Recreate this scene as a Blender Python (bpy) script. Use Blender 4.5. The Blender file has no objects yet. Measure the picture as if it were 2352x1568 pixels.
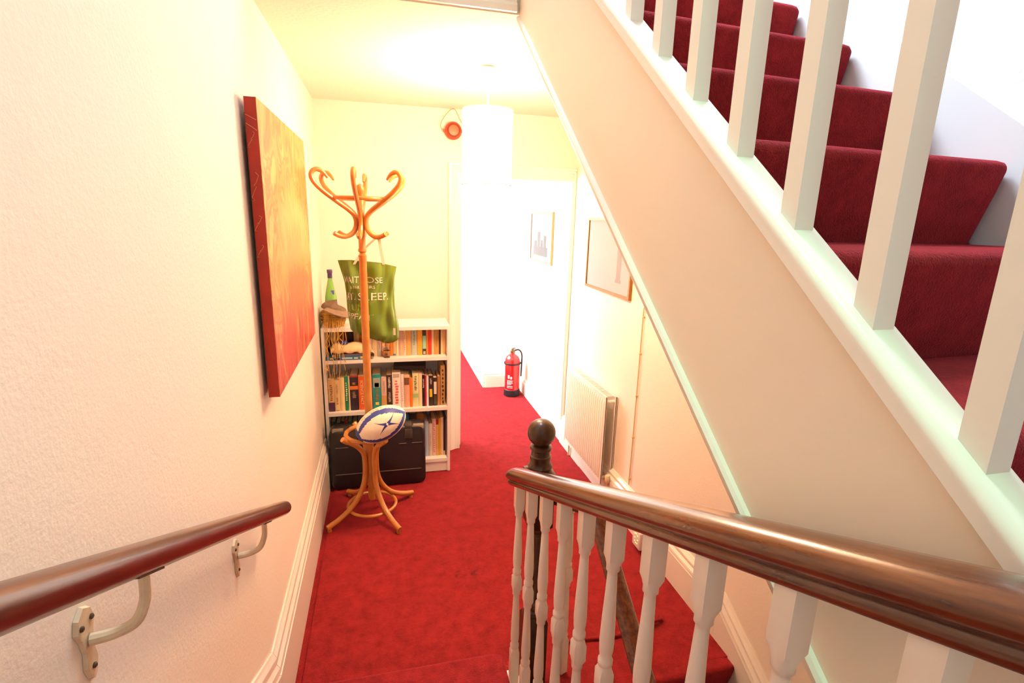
import bpy, math, random
from mathutils import Vector, Matrix
random.seed(7)
sc = bpy.context.scene
COL = sc.collection
PI = math.pi

# ------------------------------------------------------------------ camera
def make_camera():
    pit, yaw, roll = 0.234631, 0.247064, -0.0281665
    cy, sy, cp, sp = math.cos(yaw), math.sin(yaw), math.cos(pit), math.sin(pit)
    fwd = Vector((sy * cp, cy * cp, -sp))
    right = Vector((cy, -sy, 0))
    down = fwd.cross(right)
    cr, sr = math.cos(roll), math.sin(roll)
    r2 = cr * right + sr * down
    d2 = -sr * right + cr * down
    M = Matrix((r2, -d2, -fwd)).transposed().to_4x4()
    M.translation = (0, 0, 1.777)
    cd = bpy.data.cameras.new('camera')
    cd.sensor_width = 36.0
    cd.lens = 1190.0 / 2352.0 * 36.0
    cd.clip_start = 0.02
    o = bpy.data.objects.new('camera', cd)
    o.matrix_world = M
    COL.objects.link(o)
    sc.camera = o
make_camera()

# ------------------------------------------------------------------ world, daylight, exposure
sc.view_settings.view_transform = 'Standard'
sc.view_settings.look = 'None'
sc.view_settings.gamma = 1.0
sc.view_settings.use_curve_mapping = False
sc.view_settings.exposure = 0.0
w = bpy.data.worlds.new('world'); sc.world = w; w.use_nodes = True
w.node_tree.nodes['Background'].inputs[0].default_value = (0.78, 0.88, 1.0, 1)
w.node_tree.nodes['Background'].inputs[1].default_value = 0.6
sc.cycles.max_bounces = 8
sc.cycles.diffuse_bounces = 5
sc.cycles.sample_clamp_indirect = 6.0

def area(name, loc, target, sx, sy, power, color):
    ld = bpy.data.lights.new(name, 'AREA')
    ld.shape = 'RECTANGLE'; ld.size = sx; ld.size_y = sy
    ld.energy = power; ld.color = color
    o = bpy.data.objects.new(name, ld)
    o.location = loc
    o.rotation_euler = (Vector(target) - Vector(loc)).to_track_quat('-Z', 'Y').to_euler()
    COL.objects.link(o)
    return o
# daylight through the roof light above the stairwell, the corridor window and the landing window
rl0 = area('daylight_roof_light', (0.45, 2.35, 4.92), (1.4, 1.35, 2.45), 1.0, 1.3, 88, (0.78, 0.89, 1.0))
rl0.data.spread = math.radians(95)
area('daylight_corridor_window', (-0.52, 5.3, 1.6), (1.2, 5.1, 0.0), 1.9, 1.4, 230, (0.93, 0.96, 1.0))
area('daylight_landing_window', (0.2, -1.62, 2.6), (0.5, 1.0, 1.9), 1.0, 1.3, 5.5, (0.82, 0.91, 1.0))

gl_ = bpy.data.lights.new('green_tint_spot', 'SPOT'); gl_.energy = 230; gl_.color = (.25, 1.0, .55); gl_.spot_size = math.radians(20); gl_.spot_blend = .8; gl_.shadow_soft_size = .06  # added spot near the roof, out of view, tints the string capping green
go_ = bpy.data.objects.new('green_tint_spot', gl_); go_.location = (.36, .25, 4.93); COL.objects.link(go_)
go_.rotation_euler = (Vector((.505, .60, 1.80)) - go_.location).to_track_quat('-Z', 'Y').to_euler()

# ------------------------------------------------------------------ materials
def lin(c):
    return tuple(((v / 255) / 12.92 if v / 255 <= .04045 else ((v / 255 + .055) / 1.055) ** 2.4) for v in c)
MATS = {}
def mat(name, rgb, rough=.6, noise=0.0, nscale=20, bump=0.0, bscale=200, sheen=0.0, sheen_tint=None, metal=0.0,
        coat=0.0, rgb2=None, trans=0.0, stretch=None, tilt=0.0, spec=0.5, bdist=0.002, ior=1.45):
    if name in MATS: return MATS[name]
    m = bpy.data.materials.new(name); m.use_nodes = True
    nt = m.node_tree; b = nt.nodes['Principled BSDF']
    c1 = lin(rgb)
    b.inputs['Roughness'].default_value = rough
    b.inputs['Metallic'].default_value = metal
    b.inputs['Specular IOR Level'].default_value = spec
    b.inputs['IOR'].default_value = ior
    if coat:
        b.inputs['Coat Weight'].default_value = coat; b.inputs['Coat Roughness'].default_value = .12
    if trans: b.inputs['Transmission Weight'].default_value = trans
    if sheen:
        b.inputs['Sheen Weight'].default_value = sheen; b.inputs['Sheen Roughness'].default_value = .35
        b.inputs['Sheen Tint'].default_value = (*lin(sheen_tint or rgb), 1)
    tc = nt.nodes.new('ShaderNodeTexCoord')
    src = tc.outputs['Object']
    if stretch:
        mp = nt.nodes.new('ShaderNodeMapping'); mp.vector_type = 'TEXTURE'; mp.inputs['Scale'].default_value = tuple(1 / v for v in stretch); mp.inputs['Rotation'].default_value = (math.radians(tilt), 0, 0)
        nt.links.new(src, mp.inputs[0]); src2 = mp.outputs[0]
    else: src2 = src
    if noise or rgb2:
        n = nt.nodes.new('ShaderNodeTexNoise'); n.inputs['Scale'].default_value = nscale
        n.inputs['Detail'].default_value = 5; n.inputs['Roughness'].default_value = .6
        nt.links.new(src2, n.inputs['Vector'])
        cr = nt.nodes.new('ShaderNodeValToRGB')
        if rgb2: ca, cb = lin(rgb2), c1
        else: ca = tuple(v * (1 - noise) for v in c1); cb = tuple(min(1, v * (1 + noise)) for v in c1)
        cr.color_ramp.elements[0].color = (*ca, 1); cr.color_ramp.elements[0].position = .3
        cr.color_ramp.elements[1].color = (*cb, 1); cr.color_ramp.elements[1].position = .7
        nt.links.new(n.outputs['Fac'], cr.inputs[0]); nt.links.new(cr.outputs[0], b.inputs['Base Color'])
    else:
        b.inputs['Base Color'].default_value = (*c1, 1)
    if bump:
        n2 = nt.nodes.new('ShaderNodeTexNoise'); n2.inputs['Scale'].default_value = bscale
        n2.inputs['Detail'].default_value = 3
        nt.links.new(src2, n2.inputs['Vector'])
        bp = nt.nodes.new('ShaderNodeBump'); bp.inputs['Strength'].default_value = bump
        bp.inputs['Distance'].default_value = bdist
        nt.links.new(n2.outputs['Fac'], bp.inputs['Height']); nt.links.new(bp.outputs[0], b.inputs['Normal'])
    MATS[name] = m
    return m

M_WALL = mat('wall_paint_cream', (238, 229, 212), .75, bump=.28, bscale=110, bdist=.003)
M_WALLW = mat('wall_paint_white', (240, 240, 238), .7, bump=.3, bscale=70, bdist=.003)
M_CEIL = mat('ceiling_paint', (238, 229, 212), .85, bump=.5, bscale=60, bdist=.004)
M_GLOSS = mat('gloss_white_paint', (238, 232, 218), .28, bump=.06, bscale=30)
M_STRING = mat('string_paint_cream', (236, 222, 198), .42, bump=.12, bscale=28, bdist=.003)
M_MAHOG = mat('mahogany', (112, 58, 23), .24, rgb2=(62, 22, 10), nscale=3, stretch=(26, 2.2, 26), tilt=-23.9, bump=.05, bscale=60, coat=.5)
M_MAHOG2 = mat('mahogany_round', (86, 36, 21), .3, rgb2=(52, 15, 11), nscale=3, stretch=(24, 2, 24), tilt=-27, bump=.06, bscale=60, coat=.45)
M_DARKWOOD = mat('dark_newel_wood', (74, 48, 26), .36, rgb2=(42, 24, 12), nscale=14, stretch=(4, 4, 1), coat=.3)
M_BENT = mat('bentwood_beech', (198, 134, 62), .36, rgb2=(178, 110, 45), nscale=16, coat=.3)
M_SHELF = mat('white_laminate', (238, 234, 228), .4)
M_BLACKPL = mat('black_plastic', (30, 28, 32), .42, bump=.15, bscale=500)
M_GREYPL = mat('grey_black_plastic', (62, 58, 56), .4)
M_METALP = mat('painted_metal_bracket', (214, 194, 160), .45, noise=.1, nscale=40)
M_BRASS = mat('dull_brass', (150, 110, 50), .35, metal=.9)
M_STEEL = mat('steel', (150, 150, 150), .3, metal=1)
M_PAGES = mat('book_pages', (226, 204, 168), .8, noise=.12, nscale=120, stretch=(1, .02, .02))

def carpet_mat():
    m = mat('red_carpet', (135, 34, 34), .95, noise=.42, nscale=14, bump=1.0, bscale=300, sheen=.6, sheen_tint=(206, 84, 112), bdist=.004, spec=.1)
    nt = m.node_tree; b = nt.nodes['Principled BSDF']
    for q in nt.nodes:
        if q.type == 'TEX_NOISE' and abs(q.inputs['Scale'].default_value - 14) < .1:
            q.inputs['Detail'].default_value = 9; q.inputs['Roughness'].default_value = .82
    # worn dark stain marks on the hall carpet (they have a shape of their own)
    tc = nt.nodes.new('ShaderNodeTexCoord')
    mp = nt.nodes.new('ShaderNodeMapping'); mp.vector_type = 'POINT'
    mp.inputs['Location'].default_value = (-.366, -2.28, 0)
    mp2 = nt.nodes.new('ShaderNodeMapping'); mp2.inputs['Scale'].default_value = (9, 26, 1)
    nt.links.new(tc.outputs['Object'], mp.inputs[0]); nt.links.new(mp.outputs[0], mp2.inputs[0])
    ln = nt.nodes.new('ShaderNodeVectorMath'); ln.operation = 'LENGTH'
    nt.links.new(mp2.outputs[0], ln.inputs[0])
    mr = nt.nodes.new('ShaderNodeMapRange'); mr.inputs[1].default_value = .5; mr.inputs[2].default_value = 1.1
    mr.inputs[3].default_value = 1; mr.inputs[4].default_value = 0
    nt.links.new(ln.outputs['Value'], mr.inputs[0])
    n = nt.nodes.new('ShaderNodeTexNoise'); n.inputs['Scale'].default_value = 26; n.inputs['Detail'].default_value = 2
    nt.links.new(tc.outputs['Object'], n.inputs['Vector'])
    mr2 = nt.nodes.new('ShaderNodeMapRange'); mr2.inputs[1].default_value = .5; mr2.inputs[2].default_value = .62
    nt.links.new(n.outputs['Fac'], mr2.inputs[0])
    mu = nt.nodes.new('ShaderNodeMath'); mu.operation = 'MULTIPLY'
    nt.links.new(mr.outputs[0], mu.inputs[0]); nt.links.new(mr2.outputs[0], mu.inputs[1])
    mu2 = nt.nodes.new('ShaderNodeMath'); mu2.operation = 'MULTIPLY'; mu2.inputs[1].default_value = .6
    nt.links.new(mu.outputs[0], mu2.inputs[0])
    mx = nt.nodes.new('ShaderNodeMix'); mx.data_type = 'RGBA'
    old = b.inputs['Base Color'].links[0].from_socket
    nt.links.new(mu2.outputs[0], mx.inputs['Factor']); nt.links.new(old, mx.inputs['A'])
    mx.inputs['B'].default_value = (.03, .012, .012, 1)
    nt.links.new(mx.outputs['Result'], b.inputs['Base Color'])
    return m
M_CARPET = carpet_mat()

# ------------------------------------------------------------------ geometry helpers
class MB:
    def __init__(s): s.v = []; s.f = []; s.mi = []
    def add(s, vs, fs, mi=0):
        k = len(s.v); s.v += [tuple(p) for p in vs]
        for f in fs: s.f.append(tuple(i + k for i in f)); s.mi.append(mi)
        return s
    def box(s, x0, x1, y0, y1, z0, z1, mi=0):
        vs = [(x, y, z) for z in (z0, z1) for y in (y0, y1) for x in (x0, x1)]
        return s.add(vs, [(0, 2, 3, 1), (4, 5, 7, 6), (0, 1, 5, 4), (2, 6, 7, 3), (0, 4, 6, 2), (1, 3, 7, 5)], mi)
    def rbox(s, x0, x1, y0, y1, z0, z1, r, n=3, mi=0):
        """box whose vertical edges and top/bottom rims are rounded"""
        loops = []
        cx, cy = (x0 + x1) / 2, (y0 + y1) / 2
        def ring(ins, z):
            hx, hy = (x1 - x0) / 2 - ins, (y1 - y0) / 2 - ins
            rr = max(r - ins, 1e-4) ; out = []
            for q, (sx, sy) in enumerate(((1, 1), (-1, 1), (-1, -1), (1, -1))):
                for k in range(n + 1):
                    a = (q + k / n) * PI / 2
                    out.append((cx + sx * (hx - rr) + rr * math.cos(a), cy + sy * (hy - rr) + rr * math.sin(a), z))
            return out
        for k in range(n + 1):
            a = k / n * PI / 2
            loops.append(ring(r * (1 - math.sin(a)), z0 + r * (1 - math.cos(a))))
        for k in range(n + 1):
            a = k / n * PI / 2
            loops.append(ring(r * (1 - math.cos(a)), z1 - r * (1 - math.sin(a))))
        return s.loft(loops, True, True, mi)
    def loft(s, loops, cap0=True, cap1=True, mi=0, closed=True):
        n = len(loops[0]); vs = [p for L in loops for p in L]; fs = []
        for i in range(len(loops) - 1):
            for j in range(n if closed else n - 1):
                a = i * n + j; b = i * n + (j + 1) % n
                fs.append((a, b, b + n, a + n))
        if cap0: fs.append(tuple(reversed(range(n))))
        if cap1: fs.append(tuple((len(loops) - 1) * n + j for j in range(n)))
        return s.add(vs, fs, mi)
    def lathe(s, prof, c=(0, 0, 0), n=24, mi=0, cap0=True, cap1=True, axis='z'):
        loops = []
        for r, z in prof:
            L = []
            for k in range(n):
                a = 2 * PI * k / n; x, y = r * math.cos(a), r * math.sin(a)
                if axis == 'z': L.append((c[0] + x, c[1] + y, c[2] + z))
                elif axis == 'y': L.append((c[0] + x, c[1] + z, c[2] - y))
                else: L.append((c[0] + z, c[1] + x, c[2] + y))
            loops.append(L)
        return s.loft(loops, cap0, cap1, mi)
    def tube(s, pts, r, n=10, mi=0, closed=False, flat=1.0):
        pts = [Vector(p) for p in pts]; N = len(pts); loops = []
        rs = r if isinstance(r, (list, tuple)) else [r] * N
        up = None
        for i, p in enumerate(pts):
            if closed: t = pts[(i + 1) % N] - pts[i - 1]
            else: t = pts[min(i + 1, N - 1)] - pts[max(i - 1, 0)]
            t.normalize()
            if up is None:
                up = t.cross(Vector((0, 0, 1)))
                if up.length < 1e-3: up = t.cross(Vector((1, 0, 0)))
                up = up.cross(t); up.normalize()
            up = up - t * up.dot(t); up.normalize()
            sd = t.cross(up)
            loops.append([tuple(p + (sd * math.cos(2 * PI * k / n) + up * math.sin(2 * PI * k / n) * flat) * rs[i]) for k in range(n)])
        if closed:
            loops.append(loops[0]); return s.loft(loops, False, False, mi)
        return s.loft(loops, True, True, mi)
    def prism(s, poly, x0, x1, mi=0, skew=None):
        """polygon in (y, z) extruded along x"""
        A = [(x0, y, z) for y, z in poly]; B = [(x1, y, z) for y, z in poly]
        return s.loft([A, B], True, True, mi)
    def build(s, name, material, parent=None, smooth=False, loc=None, angle=35):
        me = bpy.data.meshes.new(name)
        me.from_pydata(s.v, [], s.f)
        import bmesh
        bm = bmesh.new(); bm.from_mesh(me)
        bmesh.ops.recalc_face_normals(bm, faces=bm.faces)
        bm.to_mesh(me); bm.free()
        for m in (material if isinstance(material, (list, tuple)) else [material]): me.materials.append(m)
        if any(s.mi):
            for p, i in zip(me.polygons, s.mi): p.material_index = i
        o = bpy.data.objects.new(name, me); COL.objects.link(o)
        if smooth:
            me.polygons.foreach_set('use_smooth', [True] * len(me.polygons))
            if angle < 180: me.set_sharp_from_angle(angle=math.radians(angle))
        if parent is not None: o.parent = parent
        if loc is not None: o.location = loc
        me.update()
        return o
def arc(cx, cy, r, a0, a1, n):
    return [(cx + r * math.cos(math.radians(a0 + (a1 - a0) * k / n)), cy + r * math.sin(math.radians(a0 + (a1 - a0) * k / n))) for k in range(n + 1)]
def smooth_path(pts, n=6):
    """Catmull-Rom through points"""
    P = [Vector(p) for p in pts]; out = []
    for i in range(len(P) - 1):
        p0 = P[max(i - 1, 0)]; p1 = P[i]; p2 = P[i + 1]; p3 = P[min(i + 2, len(P) - 1)]
        for k in range(n):
            t = k / n
            out.append(.5 * ((2 * p1) + (p2 - p0) * t + (2 * p0 - 5 * p1 + 4 * p2 - p3) * t * t + (3 * p1 - p0 - 3 * p2 + p3) * t ** 3))
    out.append(P[-1]); return out
def thing(name, label, cat, loc=(0, 0, 0), rz=0, group=None):
    o = bpy.data.objects.new(name, None); COL.objects.link(o)
    o.empty_display_size = .05
    o.location = loc; o.rotation_euler = (0, 0, rz)
    return tag(o, label, cat, group)
def tag(o, label, cat, group=None):
    o['label'] = label; o['category'] = cat
    if group: o['group'] = group
    return o
def struct(name, mb, m, parent=None, smooth=False):
    o = mb.build(name, m, parent, smooth)
    if parent is None: o['kind'] = 'structure'
    return o
def copy(o, parent=None, loc=None):
    c = o.copy(); COL.objects.link(c); c.parent = parent
    if loc is not None: c.location = loc
    return c
_tcache = {}
def text2d(s, size, align='CENTER'):
    """outline of lettering as flat vertices and faces"""
    cu = bpy.data.curves.new('lettering', 'FONT'); cu.body = s; cu.size = size
    cu.align_x = align; cu.align_y = 'CENTER'; cu.resolution_u = 2
    o = bpy.data.objects.new('lettering', cu); COL.objects.link(o)
    bpy.context.view_layer.update()
    me = bpy.data.meshes.new_from_object(o)
    vs = [v.co.copy() for v in me.vertices]; fs = [tuple(p.vertices) for p in me.polygons]
    bpy.data.objects.remove(o); bpy.data.curves.remove(cu); bpy.data.meshes.remove(me)
    return vs, fs

# ------------------------------------------------------------------ the shell
XL, XR, YB = -0.405, 1.40, 3.77
ZC = 2.48
FX1 = 0.50            # face of the upper flight's string

struct('wall_left', MB().box(XL - .12, XL, -1.7, YB + .15, -1.6, 5.0), M_WALL)
struct('wall_right', MB().box(XR, XR + .12, 2.0, 5.22, -.1, ZC).prism([(-1.7, -1.6), (2.0, -1.6), (2.0, 2.68), (-1.7, -.15)], XR, XR + .12), M_WALL)
struct('wall_right_upper', MB().box(XR, XR + .12, 2.0, 4.2, ZC, 5.0).prism([(-1.7, -.15), (2.0, 2.68), (2.0, 5.0), (-1.7, 5.0)], XR - .004, XR + .12), M_WALLW)  # part above the stairs whitened to look blown out by daylight
struct('wall_rear', MB().box(XL, XR, -1.82, -1.7, -1.6, 1.95).box(XL, XR, -1.82, -1.7, 3.25, 5.0)
       .box(XL, -.3, -1.82, -1.7, 1.95, 3.25).box(.7, XR, -1.82, -1.7, 1.95, 3.25), M_WALL)
struct('wall_upper_front', MB().box(XL, XR, 4.0, 4.12, 2.67, 5.0), M_WALLW)
DX0, DX1, DZ = 0.545, 1.385, 2.045
struct('wall_back', MB().box(XL, DX0 - .02, YB, YB + .13, -.02, ZC).box(DX0 - .02, XR, YB, YB + .13, DZ + .02, ZC), M_WALL)
# floor of hall and corridor, with the carpet laid in pieces
floor = struct('floor', MB().box(XL, XR, 1.53, 8.0, -.16, -.012), mat('floorboards', (96, 70, 46), .7))
c1 = [(3.285, -.012)] + [(3.285, 0)] + [(1.54, 0), (1.54, -.012)]
mb = MB(); mb.prism(c1, -.352, 1.385)
mb.build('carpet_piece', M_CARPET, floor, smooth=True)

MB().box(XL, -.354, 1.6, 3.284, -.012, -.0095).build('carpet_strip', M_CARPET, floor)
MB().box(XL, XR, 3.286, 8.0, -.012, -.0055).build('carpet_piece', M_CARPET, floor)
MB().box(XL, .6, 1.40, 1.6, -.012, -.004).build('carpet_strip', M_CARPET, floor)
# frayed seam that ends in a curl of loose backing
p = [(.70, 1.752, .004), (.78, 1.748, .006), (.90, 1.735, .007), (1.0, 1.735, .008), (1.06, 1.738, .012), (1.11, 1.755, .018), (1.15, 1.765, .02), (1.185, 1.775, .012), (1.195, 1.80, .004)]
MB().tube(smooth_path(p, 5), .008, 8).build('loose_seam', M_CARPET, floor, smooth=True)

# ceiling / upper floor
struct('ceiling', MB().box(XL, XR, 2.01, 8.0, ZC, 2.67), M_CEIL)
struct('trim_1', MB().prism([(2.01, 2.668), (1.985, 2.668), (1.985, 2.64), (1.998, 2.63), (1.998, 2.515), (1.992, 2.505), (1.992, 2.484), (2.01, 2.484)], XL, FX1 - .012), M_GLOSS)
sl = MB()
sl.box(XL, XR, -1.7, 1.65, 5.0, 5.12).box(XL, XR, 3.25, 4.1, 5.0, 5.12).box(XL, -.03, 1.65, 3.25, 5.0, 5.12).box(1.27, XR, 1.65, 3.25, 5.0, 5.12)
struct('ceiling_upper', sl, M_WALLW)
sk = MB().box(-.03, .02, 1.65, 3.25, 4.98, 5.14).box(1.22, 1.27, 1.65, 3.25, 4.98, 5.14).box(.02, 1.22, 1.65, 1.70, 4.98, 5.14).box(.02, 1.22, 3.20, 3.25, 4.98, 5.14)
struct('window_1', sk, M_GLOSS)
# corridor
struct('wall_corridor_nib', MB().box(1.03, XR, 5.22, 5.34, -.02, ZC).box(1.03, 1.15, 5.34, 8.0, -.02, ZC), M_WALLW)
struct('wall_corridor_end', MB().box(-.5, 1.2, 8.0, 8.1, -.02, ZC), M_WALLW)
cl = MB().box(-.52, -.40, 3.9, 4.35, 0, ZC).box(-.52, -.40, 6.25, 8.0, 0, ZC).box(-.52, -.40, 4.35, 6.25, 0, .9).box(-.52, -.40, 4.35, 6.25, 2.3, ZC)
struct('wall_corridor_left', cl, M_WALLW)
wf = MB()
for a, b, c, d in ((4.35, 4.41, .9, 2.3), (6.19, 6.25, .9, 2.3), (4.41, 6.19, .9, .96), (4.41, 6.19, 2.24, 2.3), (5.27, 5.33, .96, 2.24), (4.41, 5.27, 1.58, 1.62), (5.33, 6.19, 1.58, 1.62)):
    wf.box(-.48, -.42, a, b, c, d)
struct('window_2', wf, M_GLOSS)
wf = MB()
for a, b, c, d in ((-.3, -.24, 1.95, 3.25), (.64, .7, 1.95, 3.25), (-.24, .64, 1.95, 2.01), (-.24, .64, 3.19, 3.25), (.18, .22, 2.01, 3.19)):
    wf.box(a, b, -1.8, -1.72, c, d)
struct('window_3', wf, M_GLOSS)

# door casing: moulded architrave, stepped back to the lining
def casing_poly(flip):
    # (x offset from outer edge, y in front of wall) profile of the moulding
    return [(0, 0), (0, -.022), (.008, -.034), (.022, -.034), (.028, -.026), (.040, -.024), (.046, -.016), (.062, -.014), (.066, -.009), (.088, -.009), (.088, 0)]
def upright(name, x_out, sgn, z1):
    poly = [(x_out + sgn * a, YB + b) for a, b in casing_poly(0)]
    mb = MB(); mb.loft([[(x, y, z) for x, y in poly] for z in (-.004, z1)])
    return mb
d1 = MB()
pl = casing_poly(0)
hx0, hx1 = .458, 1.40
d1.loft([[(.458 + a, YB + b, -.004) for a, b in pl], [(.458 + a, YB + b, 2.14 - a) for a, b in pl], ], True, False)
d1.loft([[(.458 + a, YB + b, 2.14 - a) for a, b in pl], [(1.398, YB + b, 2.14 - a) for a, b in pl]], False, True)
door = struct('door_1', d1, M_GLOSS)
MB().box(.458 + .07, .546, YB - .002, YB + .15, -.004, 2.05).box(.546, XR - .001, YB - .002, YB + .15, DZ, 2.07).build('door_lining', M_GLOSS, door)
MB().box(1.372, XR - .002, YB - .02, YB + .15, -.004, 2.05).box(1.38, XR - .002, YB - .03, YB + .0, -.004, 2.1).build('door_lining', M_GLOSS, door)
MB().box(.546, .560, YB + .05, YB + .1, 0, DZ).build('door_stop', M_GLOSS, door)

# tall moulded skirting on the left wall, with a raking piece over the stairs
def skirt_prof(h):
    return [(0, 0), (.026, 0), (.026, h * .70), (.020, h * .715), (.020, h * .735), (.026, h * .75), (.024, h * .80), (.015, h * .845), (.013, h * .875), (.018, h * .89), (.017, h * .93), (.009, h * .975), (.006, h), (0, h)]
mb = MB()
P = skirt_prof(.335)
mb.loft([[(XL + a, y, b - .008) for a, b in P] for y in (1.60, 3.375)])
struct('baseboard_left', mb, M_GLOSS)
mb = MB()
mb.loft([[(XL + a, y, b - .008 + dz - (.11 if k == 0 and i < 2 else 0)) for i, (a, b) in enumerate(P)] for k, (y, dz) in enumerate(((1.598, .0), (.4, .61), (-.2, .915)))])
struct('trim_2', mb, M_GLOSS)
mb = MB(); P = skirt_prof(.235)
mb.loft([[(XR - a * 1.3, y, b - .008) for a, b in P] for y in (1.65, 3.74)])
struct('baseboard_right', mb, M_GLOSS)
mb = MB()
mb.loft([[(XR - a * 1.3, y, b - .008 + dz - (0.0 if i not in (0, 1) else .12)) for i, (a, b) in enumerate(P)] for y, dz in ((1.648, 0.0), (.2, -.80))])
struct('trim_3', mb, M_GLOSS)
mb = MB(); P = skirt_prof(.16)
mb.loft([[(XR - a, y, b - .004) for a, b in P] for y in (3.93, 5.2)])
struct('baseboard_corridor', mb, M_GLOSS)
mb = MB()
mb.loft([[(x, 5.22 - a, b - .004) for a, b in P] for x in (1.03, 1.38)])
mb.loft([[(1.03 - a, y, b - .004) for a, b in P] for y in (5.2, 7.98)])
struct('baseboard_corridor_nib', mb, M_GLOSS)

# ------------------------------------------------------------------ stairs
def step_poly(yn, zt, going, rise, d):
    """section of a carpeted step with a rounded nosing; d=-1 nosing faces the camera, +1 away"""
    r = .021
    pts = [(going + .03, 0), (r, 0)] + [(x, y) for x, y in arc(r, -r, r, 90, 190, 8)] + [(.012, -.07), (.045, -rise + .004), (.047, -rise - .01), (going + .03, -rise - .01)]
    return [(yn - d * a, zt + b) for a, b in pts]
def step_mesh(yn, zt, going, rise, d, x0, x1, skew=0.0):
    poly = step_poly(yn, zt, going, rise, d)
    cy = yn - d * going * .5; cz = zt - rise * .5
    loops = []
    for x, k in ((x0, 0), (x1 - .045, 0), (x1 - .024, .004), (x1 - .010, .013), (x1 - .002, .026), (x1, .036)):
        L = []
        for i, (y, z) in enumerate(poly):
            zz = min(z, zt - k); yy = y
            if abs(y - yn) < .06: yy = y - d * k
            L.append((x, yy - skew * (x1 - x), zz))
        loops.append(L)
    return MB().loft(loops)
RISE = .185
step_mesh(1.485, .0, .024, RISE, -1, .60, 1.385).build('carpet_nosing', M_CARPET, floor, smooth=True)
# upper flight: climbs away from the camera along the right wall
up = thing('upper_staircase', 'white-painted upper staircase with crimson carpet and square spindles, climbing top right', 'staircase', (FX1, .3, 0))
def at(o): return (-o.location.x, -o.location.y, -o.location.z)
def part(mb, name, m, par, smooth=False, angle=35):
    o = mb.build(name, m, par, smooth, angle=angle); o.location = at(par); return o
SL = .7645
def zb(y): return 1.682 + SL * (y - .989)
def zt(y): return zb(y) + .372
part(MB().prism([(-.55, zb(-.55)), (2.008, zb(2.008)), (2.008, zt(2.008)), (-.55, zt(-.55))], FX1, FX1 + .028), 'string_board', M_STRING, up)
# bead along the lower edge of the string
bd = MB(); prof = [(.0, -.006), (-.008, -.004), (-.0115, .004), (-.0115, .012), (-.007, .018), (.001, .019), (.03, .019), (.03, -.006)]
bd.loft([[(FX1 + a, y, zb(y) + b) for a, b in prof] for y in (-.55, 2.005)])
part(bd, 'edge_bead', mat('bead_paint_grey_cream', (222, 214, 196), .4), up, True)
# rounded capping that carries the spindles
cp = MB(); prof = [(.004, 0), (-.004, .001), (-.007, .004)] + [(.008 + x, .023 + z) for x, z in arc(0, 0, .0150, 190, 90, 8)] + [(.014, .038), (.044, .038), (.048, .034), (.048, -.02), (.004, -.02)]
cp.loft([[(FX1 + a, y, zt(y) + b) for a, b in prof] for y in (-.55, 2.0)])
part(cp, 'string_capping', M_GLOSS, up, True)
sp0 = None
for k in range(10):
    yc = 1.116 + .133 * 3 - .133 * k
    z0 = zt(yc) + .002
    if sp0 is None:
        h = .0142; dz = h * SL
        s_ = MB()
        c = [(-h, -h), (h, -h), (h, h), (-h, h)]
        s_.loft([[(x, y, .034 + y * SL) for x, y in c], [(x, y, .82) for x, y in c]])
        sp0 = s_.build('spindle', M_GLOSS, up); sp = sp0
    else: sp = copy(sp0, up)
    sp.location = (FX1 + .0245 - up.location.x, yc - up.location.y, z0)
hr = MB(); prof = [(-.03, 0), (.03, 0), (.034, .02), (.028, .045), (.01, .056), (-.01, .056), (-.028, .045), (-.034, .02)]
hr.loft([[(FX1 + .0265 + a, y, zt(y) + .80 + b) for a, b in prof] for y in (-.5, 1.9)])
part(hr, 'handrail', M_GLOSS, up, True)
for k in range(-5, 5):
    yn = .911 + .2425 * k; z = 1.93 + RISE * k
    part(step_mesh(yn, z, .2425, RISE, -1, FX1 + .028, 1.378, skew=.07), 'carpeted_step', M_CARPET, up, True)
# wall string on the right
zw = lambda y: 2.161 + .765 * (y - 1.122)
ws = MB().prism([(-.7, zw(-.7) - .30), (1.95, zw(1.95) - .30), (1.95, zw(1.95)), (-.7, zw(-.7))], 1.3785, XR - .001)
ws.prism([(-.7, zw(-.7)), (1.95, zw(1.95)), (1.95, zw(1.95) + .012), (-.7, zw(-.7) + .012)], 1.388, XR - .001)
part(ws, 'wall_string', mat('wall_string_paint', (232, 238, 244), .35), up)
sf = MB().prism([(-.5, zb(-.5) - .0), (2.0, zb(2.0)), (2.0, zb(2.0) + .015), (-.5, zb(-.5) + .015)], FX1 + .028, XR - .002)
part(sf, 'soffit', M_STRING, up)

# the short flight the camera stands on, going down to the hall
sf_ = thing('lower_staircase', 'short red-carpeted flight stepping down into the hall at the bottom', 'staircase', (0, 1.0, 0))
for k, (yn, z) in enumerate(((1.59, .185), (1.235, .37), (.88, .555))):
    part(step_mesh(yn, z, .355, .185, 1, XL + .03, .40), 'carpeted_step', M_CARPET, sf_, True)
part(MB().box(XL + .03, .40, -1.68, .53, .56, .74), 'landing', M_CARPET, sf_)
BS = .443
def zc(y): return .03 + (1.60 - y) * BS
st = MB().prism([(1.665, -.01), (1.665, .004), (1.60, .03), (-.2, zc(-.2)), (-.2, zc(-.2) - .3), (.95, -.01)], .402, .472)
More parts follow.
